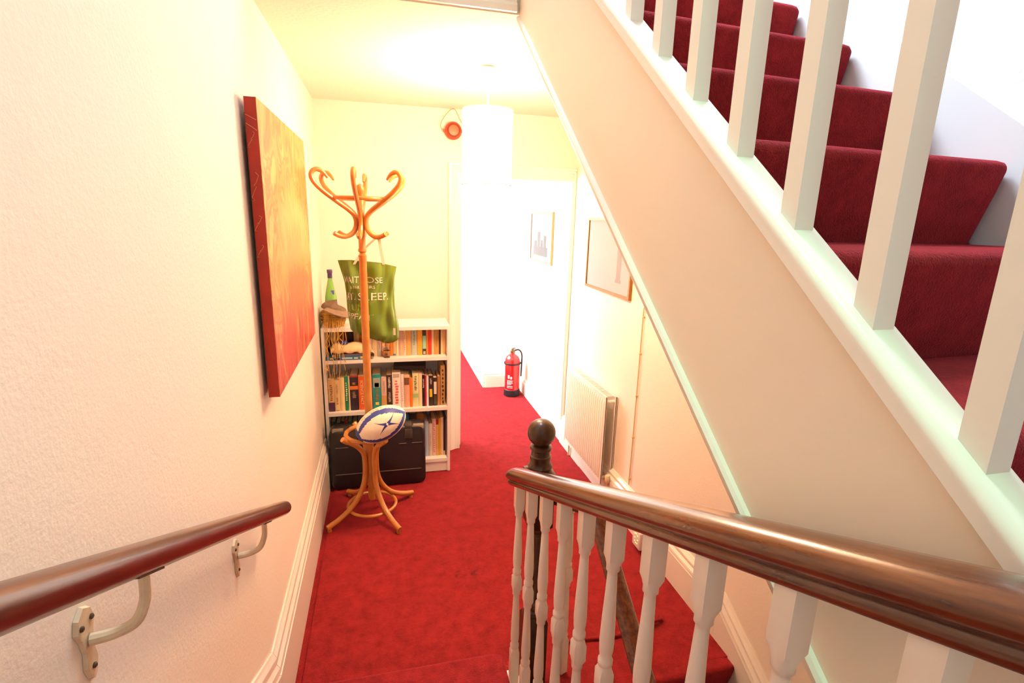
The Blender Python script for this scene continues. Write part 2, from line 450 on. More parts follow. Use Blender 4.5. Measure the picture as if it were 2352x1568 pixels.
# ------------------------------------------------------------------ banister with turned spindles beside it
ban = thing('banister', 'polished mahogany handrail on turned white spindles, sweeping across the lower right', 'banister', (.436, 1.6, 0))
part(st, 'string_board', M_GLOSS, ban)
def zr(y): return .862 + (1.60 - y) * BS       # underside of the rail
rp = [(-.020, 0), (.020, 0), (.024, .006), (.024, .014), (.020, .019), (.027, .024), (.034, .033), (.034, .042), (.028, .054), (.016, .063), (0, .066), (-.016, .063), (-.028, .054), (-.034, .042), (-.034, .033), (-.027, .024), (-.020, .019), (-.024, .014), (-.024, .006)]
rl = MB(); loops = []
for y, s_, dz in ((-.3, 1, 0), (.2, 1, 0), (.7, 1, 0), (1.2, 1, 0), (1.60, 1, 0), (1.632, .98, 0), (1.648, .90, 0), (1.656, .74, 0), (1.659, .5, 0)):
    loops.append([(.436 + a * s_, y, zr(y) + .033 + (b - .033) * s_ + dz) for a, b in rp])
rl.loft(loops)
part(rl, 'handrail', M_MAHOG, ban, True, 50)
BALP = [(0, .0215, 1), (.150, .0215, 1), (.160, .0195, .35), (.165, .0165, 0), (.170, .0195, 0), (.180, .0195, 0), (.186, .0155, 0), (.200, .0180, 0), (.225, .0190, 0), (.27, .0175, 0), (.33, .0148, 0), (.385, .0128, 0), (.394, .0128, 0), (.398, .0165, 0), (.407, .0165, 0), (.412, .0175, .3), (.424, .0215, .85), (.466, .0215, .85), (.478, .0175, .2), (.483, .0165, 0), (.486, .0190, 0), (.497, .0190, 0), (.503, .0150, 0), (.52, .0178, 0), (.545, .0190, 0), (.60, .0172, 0), (.66, .0142, 0), (.705, .0125, 0), (.712, .0125, 0), (.716, .0165, 0), (.726, .0165, 0), (.733, .0185, .3), (.745, .0215, 1), (.835, .0215, 1)]
def turned(prof, n=24):
    mb = MB(); loops = []
    for z, r, q in prof:
        L = []
        for k in range(n):
            a = 2 * PI * k / n
            sq = 1 / max(abs(math.cos(a)), abs(math.sin(a)))
            rr = r * (1 + (sq - 1) * q)
            L.append((rr * math.cos(a), rr * math.sin(a), z))
        loops.append(L)
    return mb.loft(loops)
BALP = [(z, r * (.83 - .11 * q), q) for z, r, q in BALP]
b0 = None
for k in range(11):
    yc = 1.560 - .1445 * k
    if b0 is None: b0 = turned(BALP).build('spindle', M_GLOSS, ban, True, angle=40); b = b0
    else: b = copy(b0, ban)
    b.location = (0, yc - 1.6, zr(yc) - .828)

# newel post and the rail of the flight going down below
nw = thing('newel_banister', 'dark turned newel post with ball finial and brown rail going down behind the spindles', 'banister', (.528, 1.628, 0))
NP = [(-.3, .044, 1), (.275, .044, 1), (.292, .040, .6), (.298, .034, 0), (.304, .041, 0), (.318, .041, 0), (.324, .030, 0), (.335, .030, 0), (.342, .037, 0), (.352, .037, 0), (.358, .028, 0), (.40, .034, 0), (.47, .036, 0), (.56, .030, 0), (.635, .025, 0), (.642, .034, 0), (.655, .034, 0), (.660, .028, 0), (.672, .040, .5), (.685, .044, 1), (.855, .044, 1), (.868, .044, 1), (.876, .050, 1), (.892, .050, .9), (.898, .044, .2), (.905, .042, 0), (.915, .045, 0), (.925, .039, 0), (.935, .036, 0), (.945, .038, 0), (.955, .038, 0), (.958, .034, 0), (.975, .033, 0), (.980, .039, 0), (.990, .039, 0), (.996, .031, 0)]
NPo = turned(NP).build('newel_post', M_DARKWOOD, nw, True, angle=40)
ball = MB(); loops = []
pr = []
for k in range(1, 16):
    a = PI * k / 16; pr.append((.050 * math.sin(a), 1.041 - .050 * math.cos(a)))
ball.lathe(pr, n=28)
ball.build('ball_finial', M_DARKWOOD, NPo, True, angle=180)
lr = MB(); rx = .672
zl = lambda y: .835 + (y - 1.47) * .735
loops = []
for y in (1.475, 1.2, .7, .2):
    loops.append([(rx + a * .9, y, zl(y) - .02 + b * .8) for a, b in rp])
lr.loft(loops)
lr.loft([[(x, 1.475 + (.70 - x) * 1.0 + a * .6, .775 + b * .8) for a, b in rp] for x in (.55, .70)])
part(lr, 'handrail', M_MAHOG, nw, True, 50)
b = copy(b0, nw); b.location = (.652 - .528, 1.616 - 1.628, .006); b.rotation_euler = (0, 0, math.radians(22))
# lower flight down to the floor below
lf = thing('descending_staircase', 'red-carpeted flight going down behind the mahogany banister', 'staircase', (1.0, 1.2, -.2))
for k in range(5):
    part(step_mesh(1.235 - .25 * k, -.185 * (k + 1), .25, .185, -1, .60, 1.385), 'carpeted_step', M_CARPET, lf, True)
struct('floor_below', MB().box(XL, XR, -1.7, 1.47, -1.35, -1.25), M_CARPET)

# ------------------------------------------------------------------ pendant lamp
pd = thing('pendant_lamp', 'lit white drum pendant lamp hanging from the hall ceiling', 'lamp', (.521, 2.68, 1.931))
def shade_mat():
    # thin white fabric glowing from the bulb inside it
    m = bpy.data.materials.new('white_shade_fabric'); m.use_nodes = True; nt = m.node_tree
    b = nt.nodes['Principled BSDF']
    b.inputs['Base Color'].default_value = (.86, .82, .74, 1); b.inputs['Roughness'].default_value = .9
    b.inputs['Emission Color'].default_value = (1.0, .63, .40, 1); b.inputs['Emission Strength'].default_value = 65
    return m
sh = MB(); n = 48
sh.loft([[(.123 * math.cos(2 * PI * k / n), .123 * math.sin(2 * PI * k / n), z) for k in range(n)] for z in (0, .12, .24, .355)], False, False)
sh.build('shade', shade_mat(), pd, True, angle=180)
for z in (.002, .353):
    MB().tube([(.122 * math.cos(2 * PI * k / 32), .122 * math.sin(2 * PI * k / 32), z) for k in range(32)], .003, 6, closed=True).build('shade_hoop', mat('white_wire', (240, 236, 226), .4), pd, True)
for k in range(3):
    a = 2 * PI * k / 3 + .4
    MB().tube([(.02 * math.cos(a), .02 * math.sin(a), .33), (.121 * math.cos(a), .121 * math.sin(a), .35)], .002, 5).build('shade_spoke', mat('white_wire', (240, 236, 226), .4), pd, True)
cdm = mat('white_plastic', (240, 238, 230), .35)
MB().tube([(0, 0, .33), (0, 0, .50)], .004, 8).build('cord', cdm, pd, True)
MB().lathe([(.035, .54), (.035, .528), (.030, .512), (.012, .498), (.006, .495)], n=20).build('ceiling_rose', cdm, pd, True)
MB().lathe([(.012, .34), (.019, .33), (.019, .275), (.016, .262)], n=16).build('lamp_holder', cdm, pd, True)
bm_ = bpy.data.materials.new('bulb_glow'); bm_.use_nodes = True
bb = bm_.node_tree.nodes['Principled BSDF']; bb.inputs['Emission Color'].default_value = (1, .74, .40, 1); bb.inputs['Emission Strength'].default_value = 12
pr = [(.014, .27), (.016, .25)] + [(.032 * math.sin(PI * k / 10), .205 + .032 * math.cos(PI * k / 10)) for k in range(2, 10)]
MB().lathe(pr, n=18).build('bulb', bm_, pd, True, angle=180)
ld = bpy.data.lights.new('pendant_bulb_light', 'POINT'); ld.energy = 120; ld.color = (1.0, .64, .38); ld.shadow_soft_size = .05
lo = bpy.data.objects.new('pendant_bulb_light', ld); lo.location = (.521, 2.68, 1.931 + .225); COL.objects.link(lo)

# ------------------------------------------------------------------ left handrail on brackets
hl = thing('wall_handrail', 'round dark wooden handrail on two cream metal brackets, left wall', 'handrail', (-.33, .5, 1.2))
zlr = lambda y: 1.436 - .511 * (y - .475)
pts = [(-.33, y, zlr(y)) for y in (-.6, 0, .5, 1.0, 1.5, 1.600)]
rs = [.0225] * 6
for k in range(1, 6):
    a = k / 5 * PI / 2; y = 1.612 + .016 * math.sin(a); pts.append((-.33, y, zlr(y))); rs.append(.0225 * max(math.cos(a) ** .6, .12))
part(MB().tube(pts, rs, 20), 'rail', M_MAHOG2, hl, True, 60)
for yb in (.713, 1.357):
    zz = zlr(yb) - .021
    bk = MB()
    path = smooth_path([(XL + .008, yb - .012, zz - .085), (XL + .035, yb - .008, zz - .083), (XL + .06, yb - .004, zz - .072), (-.333, yb, zz - .045), (-.33, yb, zz - .02), (-.33, yb, zz)], 6)
    bk.tube(path, [.0085 - .002 * i / len(path) for i in range(len(path))], 10)
    o = part(bk, 'bracket', M_METALP, hl, True)
    pl_ = MB()
    out = [(0, .055), (.016, .045), (.022, .028), (.014, .010), (.010, -.012), (.014, -.034), (.008, -.052), (0, -.06)]
    out = out + [(-a, b) for a, b in reversed(out[1:-1])]
    pl_.loft([[(XL + .0005, yb - .012 + a, zz - .088 + b) for a, b in out], [(XL + .006, yb - .012 + a * .9, zz - .088 + b * .95) for a, b in out]])
    p_ = part(pl_, 'wall_plate', M_METALP, hl); 
    stp = MB().box(-.342, -.318, yb - .035, yb + .035, 0, .003)
    stp.v = [(x, y, z + zlr(y) - .0245) for x, y, z in stp.v]
    part(stp, 'rail_strap', mat('dark_iron', (70, 52, 44), .5), hl)
    for a, b in ((.012, .03), (-.012, .03), (0, -.038)):
        sc_ = MB().lathe([(.004, 0), (.004, .002), (.002, .0035)], (XL + .006, yb - .012 + a, zz - .088 + b), n=10, axis='x')
        part(sc_, 'screw', mat('screw_dark', (92, 80, 64), .4, metal=.6), hl)

# ------------------------------------------------------------------ canvas on the left wall
cv = thing('canvas_painting', 'large unframed canvas with red edges, ochre and orange abstract, left wall', 'painting', (XL + .02, 2.3, 1.158))
def art_mat():
    m = bpy.data.materials.new('abstract_ochre_paint'); m.use_nodes = True; nt = m.node_tree; b = nt.nodes['Principled BSDF']
    b.inputs['Roughness'].default_value = .38
    tc = nt.nodes.new('ShaderNodeTexCoord'); sep = nt.nodes.new('ShaderNodeSeparateXYZ'); nt.links.new(tc.outputs['Object'], sep.inputs[0])
    mp = nt.nodes.new('ShaderNodeMapping'); mp.inputs['Scale'].default_value = (1, 2.0, 1.3); nt.links.new(tc.outputs['Object'], mp.inputs[0])
    n = nt.nodes.new('ShaderNodeTexNoise'); n.inputs['Scale'].default_value = 4.2; n.inputs['Detail'].default_value = 7; n.inputs['Distortion'].default_value = 1.1
    nt.links.new(mp.outputs[0], n.inputs['Vector'])
    r1 = nt.nodes.new('ShaderNodeValToRGB'); e = r1.color_ramp.elements
    e[0].position = .30; e[0].color = (*lin((178, 96, 36)), 1); e[1].position = .72; e[1].color = (*lin((228, 180, 104)), 1)
    for p_, c in ((.42, (200, 126, 52)), (.5, (212, 150, 72)), (.56, (186, 106, 44)), (.63, (220, 166, 86))):
        q = e.new(p_); q.color = (*lin(c), 1)
    nt.links.new(n.outputs['Fac'], r1.inputs[0])
    n3 = nt.nodes.new('ShaderNodeTexNoise'); n3.inputs['Scale'].default_value = 3.4; n3.inputs['Detail'].default_value = 6; n3.inputs['Distortion'].default_value = 1.6
    mp3 = nt.nodes.new('ShaderNodeMapping'); mp3.inputs['Scale'].default_value = (1, 3.0, .9); mp3.inputs['Location'].default_value = (3, 1, 2); nt.links.new(tc.outputs['Object'], mp3.inputs[0]); nt.links.new(mp3.outputs[0], n3.inputs['Vector'])
    r2 = nt.nodes.new('ShaderNodeValToRGB'); e = r2.color_ramp.elements
    e[0].position = .32; e[0].color = (*lin((96, 30, 20)), 1); e[1].position = .70; e[1].color = (*lin((226, 160, 84)), 1)
    for p_, c in ((.42, (170, 40, 26)), (.5, (200, 70, 50)), (.56, (128, 60, 34)), (.63, (214, 110, 60))):
        q = e.new(p_); q.color = (*lin(c), 1)
    nt.links.new(n3.outputs['Fac'], r2.inputs[0])
    # lower third turns to dark reds, edge broken by noise
    ad = nt.nodes.new('ShaderNodeMath'); ad.operation = 'MULTIPLY_ADD'; ad.inputs[1].default_value = .55; nt.links.new(n3.outputs['Fac'], ad.inputs[0]); nt.links.new(sep.outputs['Z'], ad.inputs[2])
    mr = nt.nodes.new('ShaderNodeMapRange'); mr.inputs[1].default_value = .40; mr.inputs[2].default_value = .64; nt.links.new(ad.outputs[0], mr.inputs[0])
    mx = nt.nodes.new('ShaderNodeMix'); mx.data_type = 'RGBA'
    nt.links.new(mr.outputs[0], mx.inputs['Factor']); nt.links.new(r2.outputs[0], mx.inputs['A']); nt.links.new(r1.outputs[0], mx.inputs['B'])
    def blob(loc, scl, lo, hi):
        ma = nt.nodes.new('ShaderNodeMapping'); ma.vector_type = 'TEXTURE'; ma.inputs['Location'].default_value = loc; ma.inputs['Scale'].default_value = scl
        nt.links.new(tc.outputs['Object'], ma.inputs[0])
        le = nt.nodes.new('ShaderNodeVectorMath'); le.operation = 'LENGTH'; nt.links.new(ma.outputs[0], le.inputs[0])
        aa = nt.nodes.new('ShaderNodeMath'); aa.operation = 'MULTIPLY_ADD'; aa.inputs[1].default_value = 1.6; nt.links.new(n3.outputs['Fac'], aa.inputs[0]); nt.links.new(le.outputs['Value'], aa.inputs[2])
        rr_ = nt.nodes.new('ShaderNodeMapRange'); rr_.inputs[1].default_value = lo; rr_.inputs[2].default_value = hi; rr_.inputs[3].default_value = .6; rr_.inputs[4].default_value = 0
        nt.links.new(aa.outputs[0], rr_.inputs[0]); return rr_.outputs[0]
    cur = mx.outputs['Result']
    for loc, scl, lo, hi, col in (((.03, .08, .52), (1, .34, .17), 1.55, 2.0, (226, 178, 110)), ((.03, .10, .40), (1, .30, .20), 1.4, 1.75, (196, 114, 58)), ((.03, .05, .27), (1, .36, .13), 1.45, 1.8, (128, 72, 40)), ((.03, -.25, .12), (1, .2, .16), 1.4, 1.7, (190, 46, 34))):
        m2 = nt.nodes.new('ShaderNodeMix'); m2.data_type = 'RGBA'
        nt.links.new(blob(loc, scl, lo, hi), m2.inputs['Factor']); nt.links.new(cur, m2.inputs['A']); m2.inputs['B'].default_value = (*lin(col), 1); cur = m2.outputs['Result']
    nt.links.new(cur, b.inputs['Base Color'])
    n2 = nt.nodes.new('ShaderNodeTexNoise'); n2.inputs['Scale'].default_value = 40; nt.links.new(tc.outputs['Object'], n2.inputs['Vector'])
    bp = nt.nodes.new('ShaderNodeBump'); bp.inputs['Strength'].default_value = .3; bp.inputs['Distance'].default_value = .003
    nt.links.new(n2.outputs['Fac'], bp.inputs['Height']); nt.links.new(bp.outputs[0], b.inputs['Normal'])
    return m
MB().box(-.005, .0285, -.48, .53, 0, .95).build('canvas_edge', mat('canvas_edge_red', (164, 40, 22), .55, noise=.12, nscale=12), cv)
MB().box(.0285, .0300, -.48, .53, 0, .95).build('painted_face', art_mat(), cv)
MB().box(-.013, -.005, -.45, .50, .04, .91).build('stretcher', mat('raw_pine', (150, 110, 70), .7), cv)
sm = mat('pale_scribble', (226, 150, 100), .6)
for k, (z0, dz, amp) in enumerate(((.90, -.015, .0), (.875, -.02, .0), (.80, .05, .004), (.64, .09, .006), (.55, .05, .006), (.47, .04, .004))):
    pp = [(-.004 + .030 * i / 8 * (1 if k < 2 else .7) + amp * math.sin(i * 2.1), -.4805, z0 + dz * i / 8 + amp * math.cos(i * 1.7)) for i in range(9)]
    MB().tube(pp, .0007, 4).build('scratched_line', sm, cv)

# ------------------------------------------------------------------ framed prints
def framed(label, y0, y1, z0, z1, fw, fm, pm, depth=.02, mount=None, deco=None):
    t = thing('framed_picture', label, 'picture', (XR - depth, (y0 + y1) / 2, z0), group='framed pictures on the right-hand wall')
    x0, x1 = 0.0, depth - .001
    hy, hz = (y1 - y0) / 2, z1 - z0
    f = MB().box(x0, x1, -hy, -hy + fw, 0, hz).box(x0, x1, hy - fw, hy, 0, hz).box(x0, x1, -hy + fw, hy - fw, 0, fw).box(x0, x1, -hy + fw, hy - fw, hz - fw, hz)
    f.build('frame', fm, t)
    MB().box(x0 + .008, x0 + .011, -hy + fw, hy - fw, fw, hz - fw).build('print', pm, t)
    if deco: deco(t, hy, hz)
    MB().box(x0 + .005, x0 + .007, -hy + fw, hy - fw, fw, hz - fw).build('glass', mat('picture_glass', (250, 250, 250), .03, trans=1.0, ior=1.2), t)
    return t
def tower(t, hy, hz):
    m = mat('faint_pencil', (206, 196, 182), .8)
    d = MB()
    for a, b, c, e in ((-.20, -.14, .10, .30), (-.185, -.155, .30, .36), (-.21, -.13, .08, .10), (-.19, -.15, .36, .37)):
        d.box(.0072, .0078, a, b, c, e)
    d.build('drawn_tower', m, t)
framed('thin gilt-framed pale print half hidden by the sloping staircase', 2.735, 3.42, 1.325, 1.79, .016, mat('gilt_frame', (148, 104, 44), .35, metal=.5), mat('paper_white', (246, 244, 238), .7), deco=tower)
def skyline(t, hy, hz):
    m = mat('grey_ink_wash', (84, 84, 92), .8, noise=.3, nscale=18); d = MB()
    for a, b, c, e in ((-.20, .22, .06, .14), (-.16, -.09, .14, .24), (-.07, 0, .14, .20), (.02, .10, .14, .27), (.12, .2, .14, .19)):
        d.box(.0072, .0078, a, b, c, e)
    d.build('ink_shapes', m, t)
framed('small framed grey print on the bright wall beyond the doorway', 4.22, 4.87, 1.388, 1.832, .014, mat('pale_wood_frame', (186, 150, 104), .5), mat('paper_grey', (160, 160, 166), .7), deco=skyline)

# ------------------------------------------------------------------ radiator
rd = thing('radiator', 'white double-panel radiator fixed low on the right wall', 'radiator', (1.36, 3.15, .125))
RM = mat('radiator_enamel', (242, 236, 222), .3)
Y0, Y1, ZH = -.35, .35, .585
for x, sgn in ((-.040, -1), (.028, 1)):
    pn = MB(); n_ = 21; L0 = []
    for i in range(n_ * 4 + 1):
        ph = (i % 4) / 4; y = Y0 + .012 + (Y1 - Y0 - .024) * i / (n_ * 4)
        off = (.0, .009, .009, .0)[i % 4]
        L0.append((y, off))
    for (za, zb_, k) in ((.02, .05, 0), (.05, ZH - .05, 1), (ZH - .05, ZH - .02, 2)):
        pass
    rows = [(0.0, 0), (.022, 0), (.045, 1), (ZH - .045, 1), (ZH - .022, 0), (ZH, 0)]
    front = [[(x + sgn * (.003 + k * o), y, z) for y, o in L0] for z, k in rows]
    pn.loft(front, False, False, closed=False)
    pn.box(x - .0015 - (0 if sgn < 0 else .0015), x + .0015 + (.0015 if sgn < 0 else 0), Y0, Y1, 0, ZH)
    pn.box(x - .006, x + .006, Y0, Y0 + .012, 0, ZH).box(x - .006, x + .006, Y1 - .012, Y1, 0, ZH)
    pn.build('panel', RM, rd, True, angle=30)
gr = MB()
for i in range(30):
    y = Y0 + .03 + (Y1 - Y0 - .06) * i / 29
    gr.box(-.03, .02, y - .004, y + .004, ZH - .004, ZH)
gr.box(-.034, -.030, Y0 + .01, Y1 - .01, ZH - .006, ZH + .001).box(.018, .022, Y0 + .01, Y1 - .01, ZH - .006, ZH + .001)
gr.build('top_grille', RM, rd)
for y in (Y0 + .02, Y1 - .02):
    for z in (.035, ZH - .035): MB().tube([(-.04, y, z), (.028, y, z)], .011, 10).build('cross_tube', RM, rd, True)
v = MB().tube([(-.006, Y0 - .025, .02), (-.006, Y0 + .02, .02)], .008, 8).tube([(-.006, Y0 - .025, .03), (-.006, Y0 - .025, -.124)], .0075, 8)
v.build('valve_pipe', mat('pipe_cream_paint', (226, 206, 160), .4), rd, True)
MB().lathe([(.013, .02), (.017, .026), (.017, .062), (.013, .07)], (-.006, Y0 - .025, 0), n=14).build('valve_cap', mat('cream_plastic', (232, 218, 180), .4), rd, True)
MB().tube([(-.006, Y1 - .02, .0), (-.006, Y1 - .02, -.124)], .0075, 8).build('valve_pipe', mat('pipe_cream_paint', (226, 206, 160), .4), rd, True)
for y in (Y0 + .12, Y1 - .12): MB().box(.028, .0395, y - .012, y + .012, .1, .45).build('wall_bracket', RM, rd)
for k in range(5):
    a = k * 1.25
    pass
# conduit cable on the wall
cb = thing('cable', 'thin cream cable clipped up the right wall near the radiator', 'cable', (XR - .008, 2.562, .24))
cm_ = mat('cream_cable', (222, 190, 128), .5)
MB().tube([(0, 0, 0), (.001, .001, .3), (0, -.001, .6), (0, .004, 1.06), (0, .0, 1.075), (0, -.03, 1.078), (0, -.06, 1.075)], .0035, 7).build('wire', cm_, cb, True)
for z in (.04, .305, .56, .81, 1.02):
    MB().rbox(-.006, .007, -.006, .006, z - .006, z + .006, .003, 2).build('clip', cm_, cb, True)
# plug-in adapter low on the wall
ad_ = thing('plug_adapter', 'white plug-in adapter with tiny yellow lights at the right skirting', 'adapter', (1.33, 2.275, .075))
MB().rbox(-.022, .030, -.043, .043, -.048, .060, .008, 3).build('body', cdm, ad_, True)
MB().box(.030, .036, -.07, .07, -.045, .05).build('socket_plate', cdm, ad_)
gm = bpy.data.materials.new('led_yellow'); gm.use_nodes = True; g_ = gm.node_tree.nodes['Principled BSDF']
g_.inputs['Emission Color'].default_value = (.9, .8, .15, 1); g_.inputs['Emission Strength'].default_value = 2.5; g_.inputs['Base Color'].default_value = (.8, .7, .1, 1)
for y, z in ((-.018, .03), (.0, .035), (.014, .03), (-.018, .004), (.014, .006), (-.016, -.016), (.012, -.014), (0, -.02)):
    MB().lathe([(.0028, -.0008), (.0028, .0004)], (-.0222, y, z), n=8, axis='x').build('led', gm, ad_)

# ------------------------------------------------------------------ fire extinguisher beyond the door
fe = thing('fire_extinguisher', 'red fire extinguisher with black base, standing beyond the doorway', 'extinguisher', (1.255, 4.93, 0))
RED = mat('extinguisher_red', (196, 24, 26), .25, coat=.5)
MB().lathe([(.070, .05), (.076, .055), (.076, .36), (.072, .385), (.058, .41), (.035, .428), (.022, .435), (.02, .45)], n=28).build('cylinder', RED, fe, True)
MB().lathe([(.082, 0), (.083, .008), (.081, .062), (.077, .066)], n=28).build('base_ring', M_BLACKPL, fe, True)
MB().lathe([(.022, .445), (.024, .45), (.024, .465), (.016, .47), (.016, .485)], n=14).build('valve', M_BRASS, fe, True)
MB().tube([(.0, 0, .475), (-.005, -.04, .488), (-.005, -.09, .482)], .006, 8).tube([(0, 0, .485), (-.005, -.04, .505), (-.005, -.10, .515)], .006, 8).build('lever', M_GREYPL, fe, True)
MB().tube(smooth_path([(.01, 0, .465), (.06, -.01, .475), (.09, -.02, .43), (.09, -.025, .33), (.086, -.025, .2)], 6), .008, 8).build('hose', M_BLACKPL, fe, True)
MB().lathe([(.084, .33), (.086, .332), (.086, .345), (.084, .347)], n=24, cap0=False, cap1=False).build('hose_band', M_BLACKPL, fe, True)
wp = mat('white_print', (240, 236, 232), .5)
lb = MB()
def on_cyl(a0, a1, z0, z1, r=.0768):
    n_ = 6
    lb.loft([[(r * math.cos(math.radians(a)), r * math.sin(math.radians(a)), z) for a in [a0 + (a1 - a0) * k / n_ for k in range(n_ + 1)]] for z in (z0, z1)], False, False, closed=False)
for a0, a1, z0, z1 in ((222, 236, .19, .225), (242, 256, .185, .21), (216, 262, .165, .171), (216, 260, .152, .158), (216, 262, .139, .145), (216, 250, .126, .132), (216, 262, .105, .112), (216, 262, .09, .095)):
    on_cyl(a0, a1, z0, z1)
lb.build('label_print', wp, fe)

# ------------------------------------------------------------------ canteen on the back wall
ct = thing('canteen', 'round reddish leather canteen hanging by its strap above the doorway', 'canteen', (.489, YB - .045, 2.29))
CM = mat('red_brown_leather', (168, 66, 34), .45, noise=.2, nscale=30)
MB().lathe([(.010, -.03), (.044, -.026), (.056, -.012), (.058, 0), (.056, .016), (.044, .03), (.01, .034)], (0, 0, .045), n=28, axis='y').build('body', CM, ct, True)
MB().lathe([(.040, -.031), (.044, -.034), (.040, -.037), (.034, -.034)], (0, 0, .045), n=28, axis='y', cap0=False, cap1=False).build('rim', mat('dark_leather_rim', (120, 40, 20), .5), ct, True)
MB().lathe([(.034, -.031), (.02, -.033), (.004, -.034)], (0, 0, .045), n=24, axis='y', cap0=False).build('face_disc', mat('leather_face', (190, 96, 62), .4), ct, True)
for s_ in (-1, 1):
    MB().box(.054 * s_ - .014, .054 * s_ + .014, -.012, .014, .036, .052).build('strap_loop', CM, ct)
MB().tube(smooth_path([(-.066, 0, .044), (-.082, 0, .06), (-.084, 0, .085), (-.06, 0, .13), (-.02, .01, .175), (.002, .02, .188), (.02, .01, .172), (.045, 0, .12), (.068, 0, .08), (.066, 0, .044)], 6), .0022, 6).build('strap', mat('tan_cord', (200, 140, 60), .6), ct, True)
MB().tube([(.002, .044, .187), (.002, .015, .189)], .002, 6).build('nail', M_STEEL, ct)

# ------------------------------------------------------------------ coat stand
RX, RY = -.104, 2.94
cs = thing('coat_stand', 'honey-coloured bentwood coat stand with curled hooks, in front of the bookcase', 'coat stand', (RX, RY, 0))
MB().lathe([(.019, .10), (.0215, .115), (.0215, 1.30), (.0205, 1.545), (.0225, 1.55), (.0225, 1.558), (.016, 1.563), (.016, 1.572), (.0225, 1.577), (.0225, 1.587), (.0185, 1.595), (.0185, 1.845), (.014, 1.858), (.011, 1.866), (.016, 1.876), (.0225, 1.89), (.0225, 1.905), (.016, 1.92), (.004, 1.927)], n=20).build('post', M_BENT, cs, True)
armp = [(.150, 1.674), (.122, 1.660), (.088, 1.656), (.055, 1.672), (.034, 1.700), (.029, 1.735), (.040, 1.768), (.072, 1.797), (.110, 1.822), (.150, 1.849), (.196, 1.882), (.234, 1.917), (.250, 1.948), (.244, 1.972), (.224, 1.984), (.199, 1.978), (.180, 1.962), (.168, 1.946)]
a0 = None
for k in range(6):
    az = math.radians(265 + 60 * k)
    if a0 is None:
        pp = smooth_path([(r, 0, z) for r, z in armp], 4)
        rr = [.0118] * len(pp)
        for i in range(10): rr[-1 - i] = .006 + .0058 * i / 10
        a0 = MB().tube(pp, rr, 10).build('hook_arm', M_BENT, cs, True); a_ = a0
        MB().lathe([(.003, 0), (.003, .002)], (.012, -.0, 1.728), n=8, axis='x')
    else: a_ = copy(a0, cs)
    a_.rotation_euler = (0, 0, az)
MB().tube([(.138 * math.cos(2 * PI * k / 48), .138 * math.sin(2 * PI * k / 48), 1.852) for k in range(48)], .0105, 10, closed=True).build('hook_ring', M_BENT, cs, True)
legp = [(.172, .537), (.150, .517), (.115, .494), (.080, .464), (.052, .427), (.039, .387), (.0368, .33), (.039, .275), (.052, .215), (.082, .155), (.125, .105), (.175, .071), (.232, .046), (.292, .029)]
l0 = None
for k in range(4):
    az = math.radians(212 + 90 * k)
    if l0 is None:
        l0 = MB().tube(smooth_path([(r, 0, z) for r, z in legp], 4), .0152, 12).build('leg', M_BENT, cs, True); l_ = l0
        f_ = MB().lathe([(.011, 0), (.012, .004), (.010, .026)], (.278, 0, 0), n=12).build('foot_stud', M_BENT, l_, True)
    else:
        l_ = copy(l0, cs); copy(f_, l_)
    l_.rotation_euler = (0, 0, az)
MB().tube([(.133 * math.cos(2 * PI * k / 48), .133 * math.sin(2 * PI * k / 48), .528) for k in range(48)], .0125, 10, closed=True).build('umbrella_ring', M_BENT, cs, True)
MB().tube([(.140 * math.cos(2 * PI * k / 48), .140 * math.sin(2 * PI * k / 48), .066) for k in range(48)], .0095, 10, closed=True).build('foot_ring', M_BENT, cs, True)

# ------------------------------------------------------------------ rugby ball on the stand
rb = thing('rugby_ball', 'white and blue rugby ball resting in the ring of the coat stand', 'ball', (-.036, 2.828, .624))
BL, BR = .148, .094
def ball_pt(s, ph, k=1.0):
    """s in -1..1 along the ball, ph around it"""
    r = BR * k * max(1 - abs(s) ** 2.1, 0) ** .56
    return (BL * s, r * math.cos(ph), r * math.sin(ph))
bw = mat('ball_white_rubber', (236, 228, 208), .5, noise=.06, nscale=40, bump=.35, bscale=900, bdist=.001)
bb_ = mat('ball_blue_rubber', (44, 60, 140), .5, bump=.35, bscale=900, bdist=.001)
PH0 = math.radians(167)
mb = MB(); NS, NP_ = 72, 96
ss = [math.sin(PI / 2 * (-1 + 2 * (i + .02) / (NS - .0))) if False else -math.cos(PI * (i + .5) / NS) for i in range(NS)]
loops = [[ball_pt(s, 2 * PI * j / NP_) for j in range(NP_)] for s in ss]
mb.loft(loops)
for fi, f in enumerate(mb.f):
    if len(f) > 4: mb.mi[fi] = 1; continue
    i, j = divmod(f[0], NP_)
    s = (ss[i] + ss[min(i + 1, NS - 1)]) / 2; ph = 2 * PI * (j + .5) / NP_
    d = (ph - PH0 + PI) % (2 * PI) - PI
    blue = False
    for c in (0, PI):
        dd = abs((d - c + PI) % (2 * PI) - PI)
        lim = .74 * max(1 - (abs(s + .05) / .93) ** 2, 0) ** .62
        lim2 = 1.12 * max(1 - (abs(s) / 1.0) ** 2.6, 0) ** .5
        if dd < PI / 2 and lim < dd < lim2: blue = True
    if s < -.86: blue = True
    mb.mi[fi] = 1 if blue else 0
rbo = mb.build('ball_skin', [bw, bb_], rb, True, angle=180)
lg = MB()
cs0, n_ = .20, 8
def surf(u, v, k=1.006):
    s = cs0 + u / BL; rl = max(BR * max(1 - abs(s) ** 2.1, 0) ** .56, .02)
    return ball_pt(s, PH0 + v / rl, k)
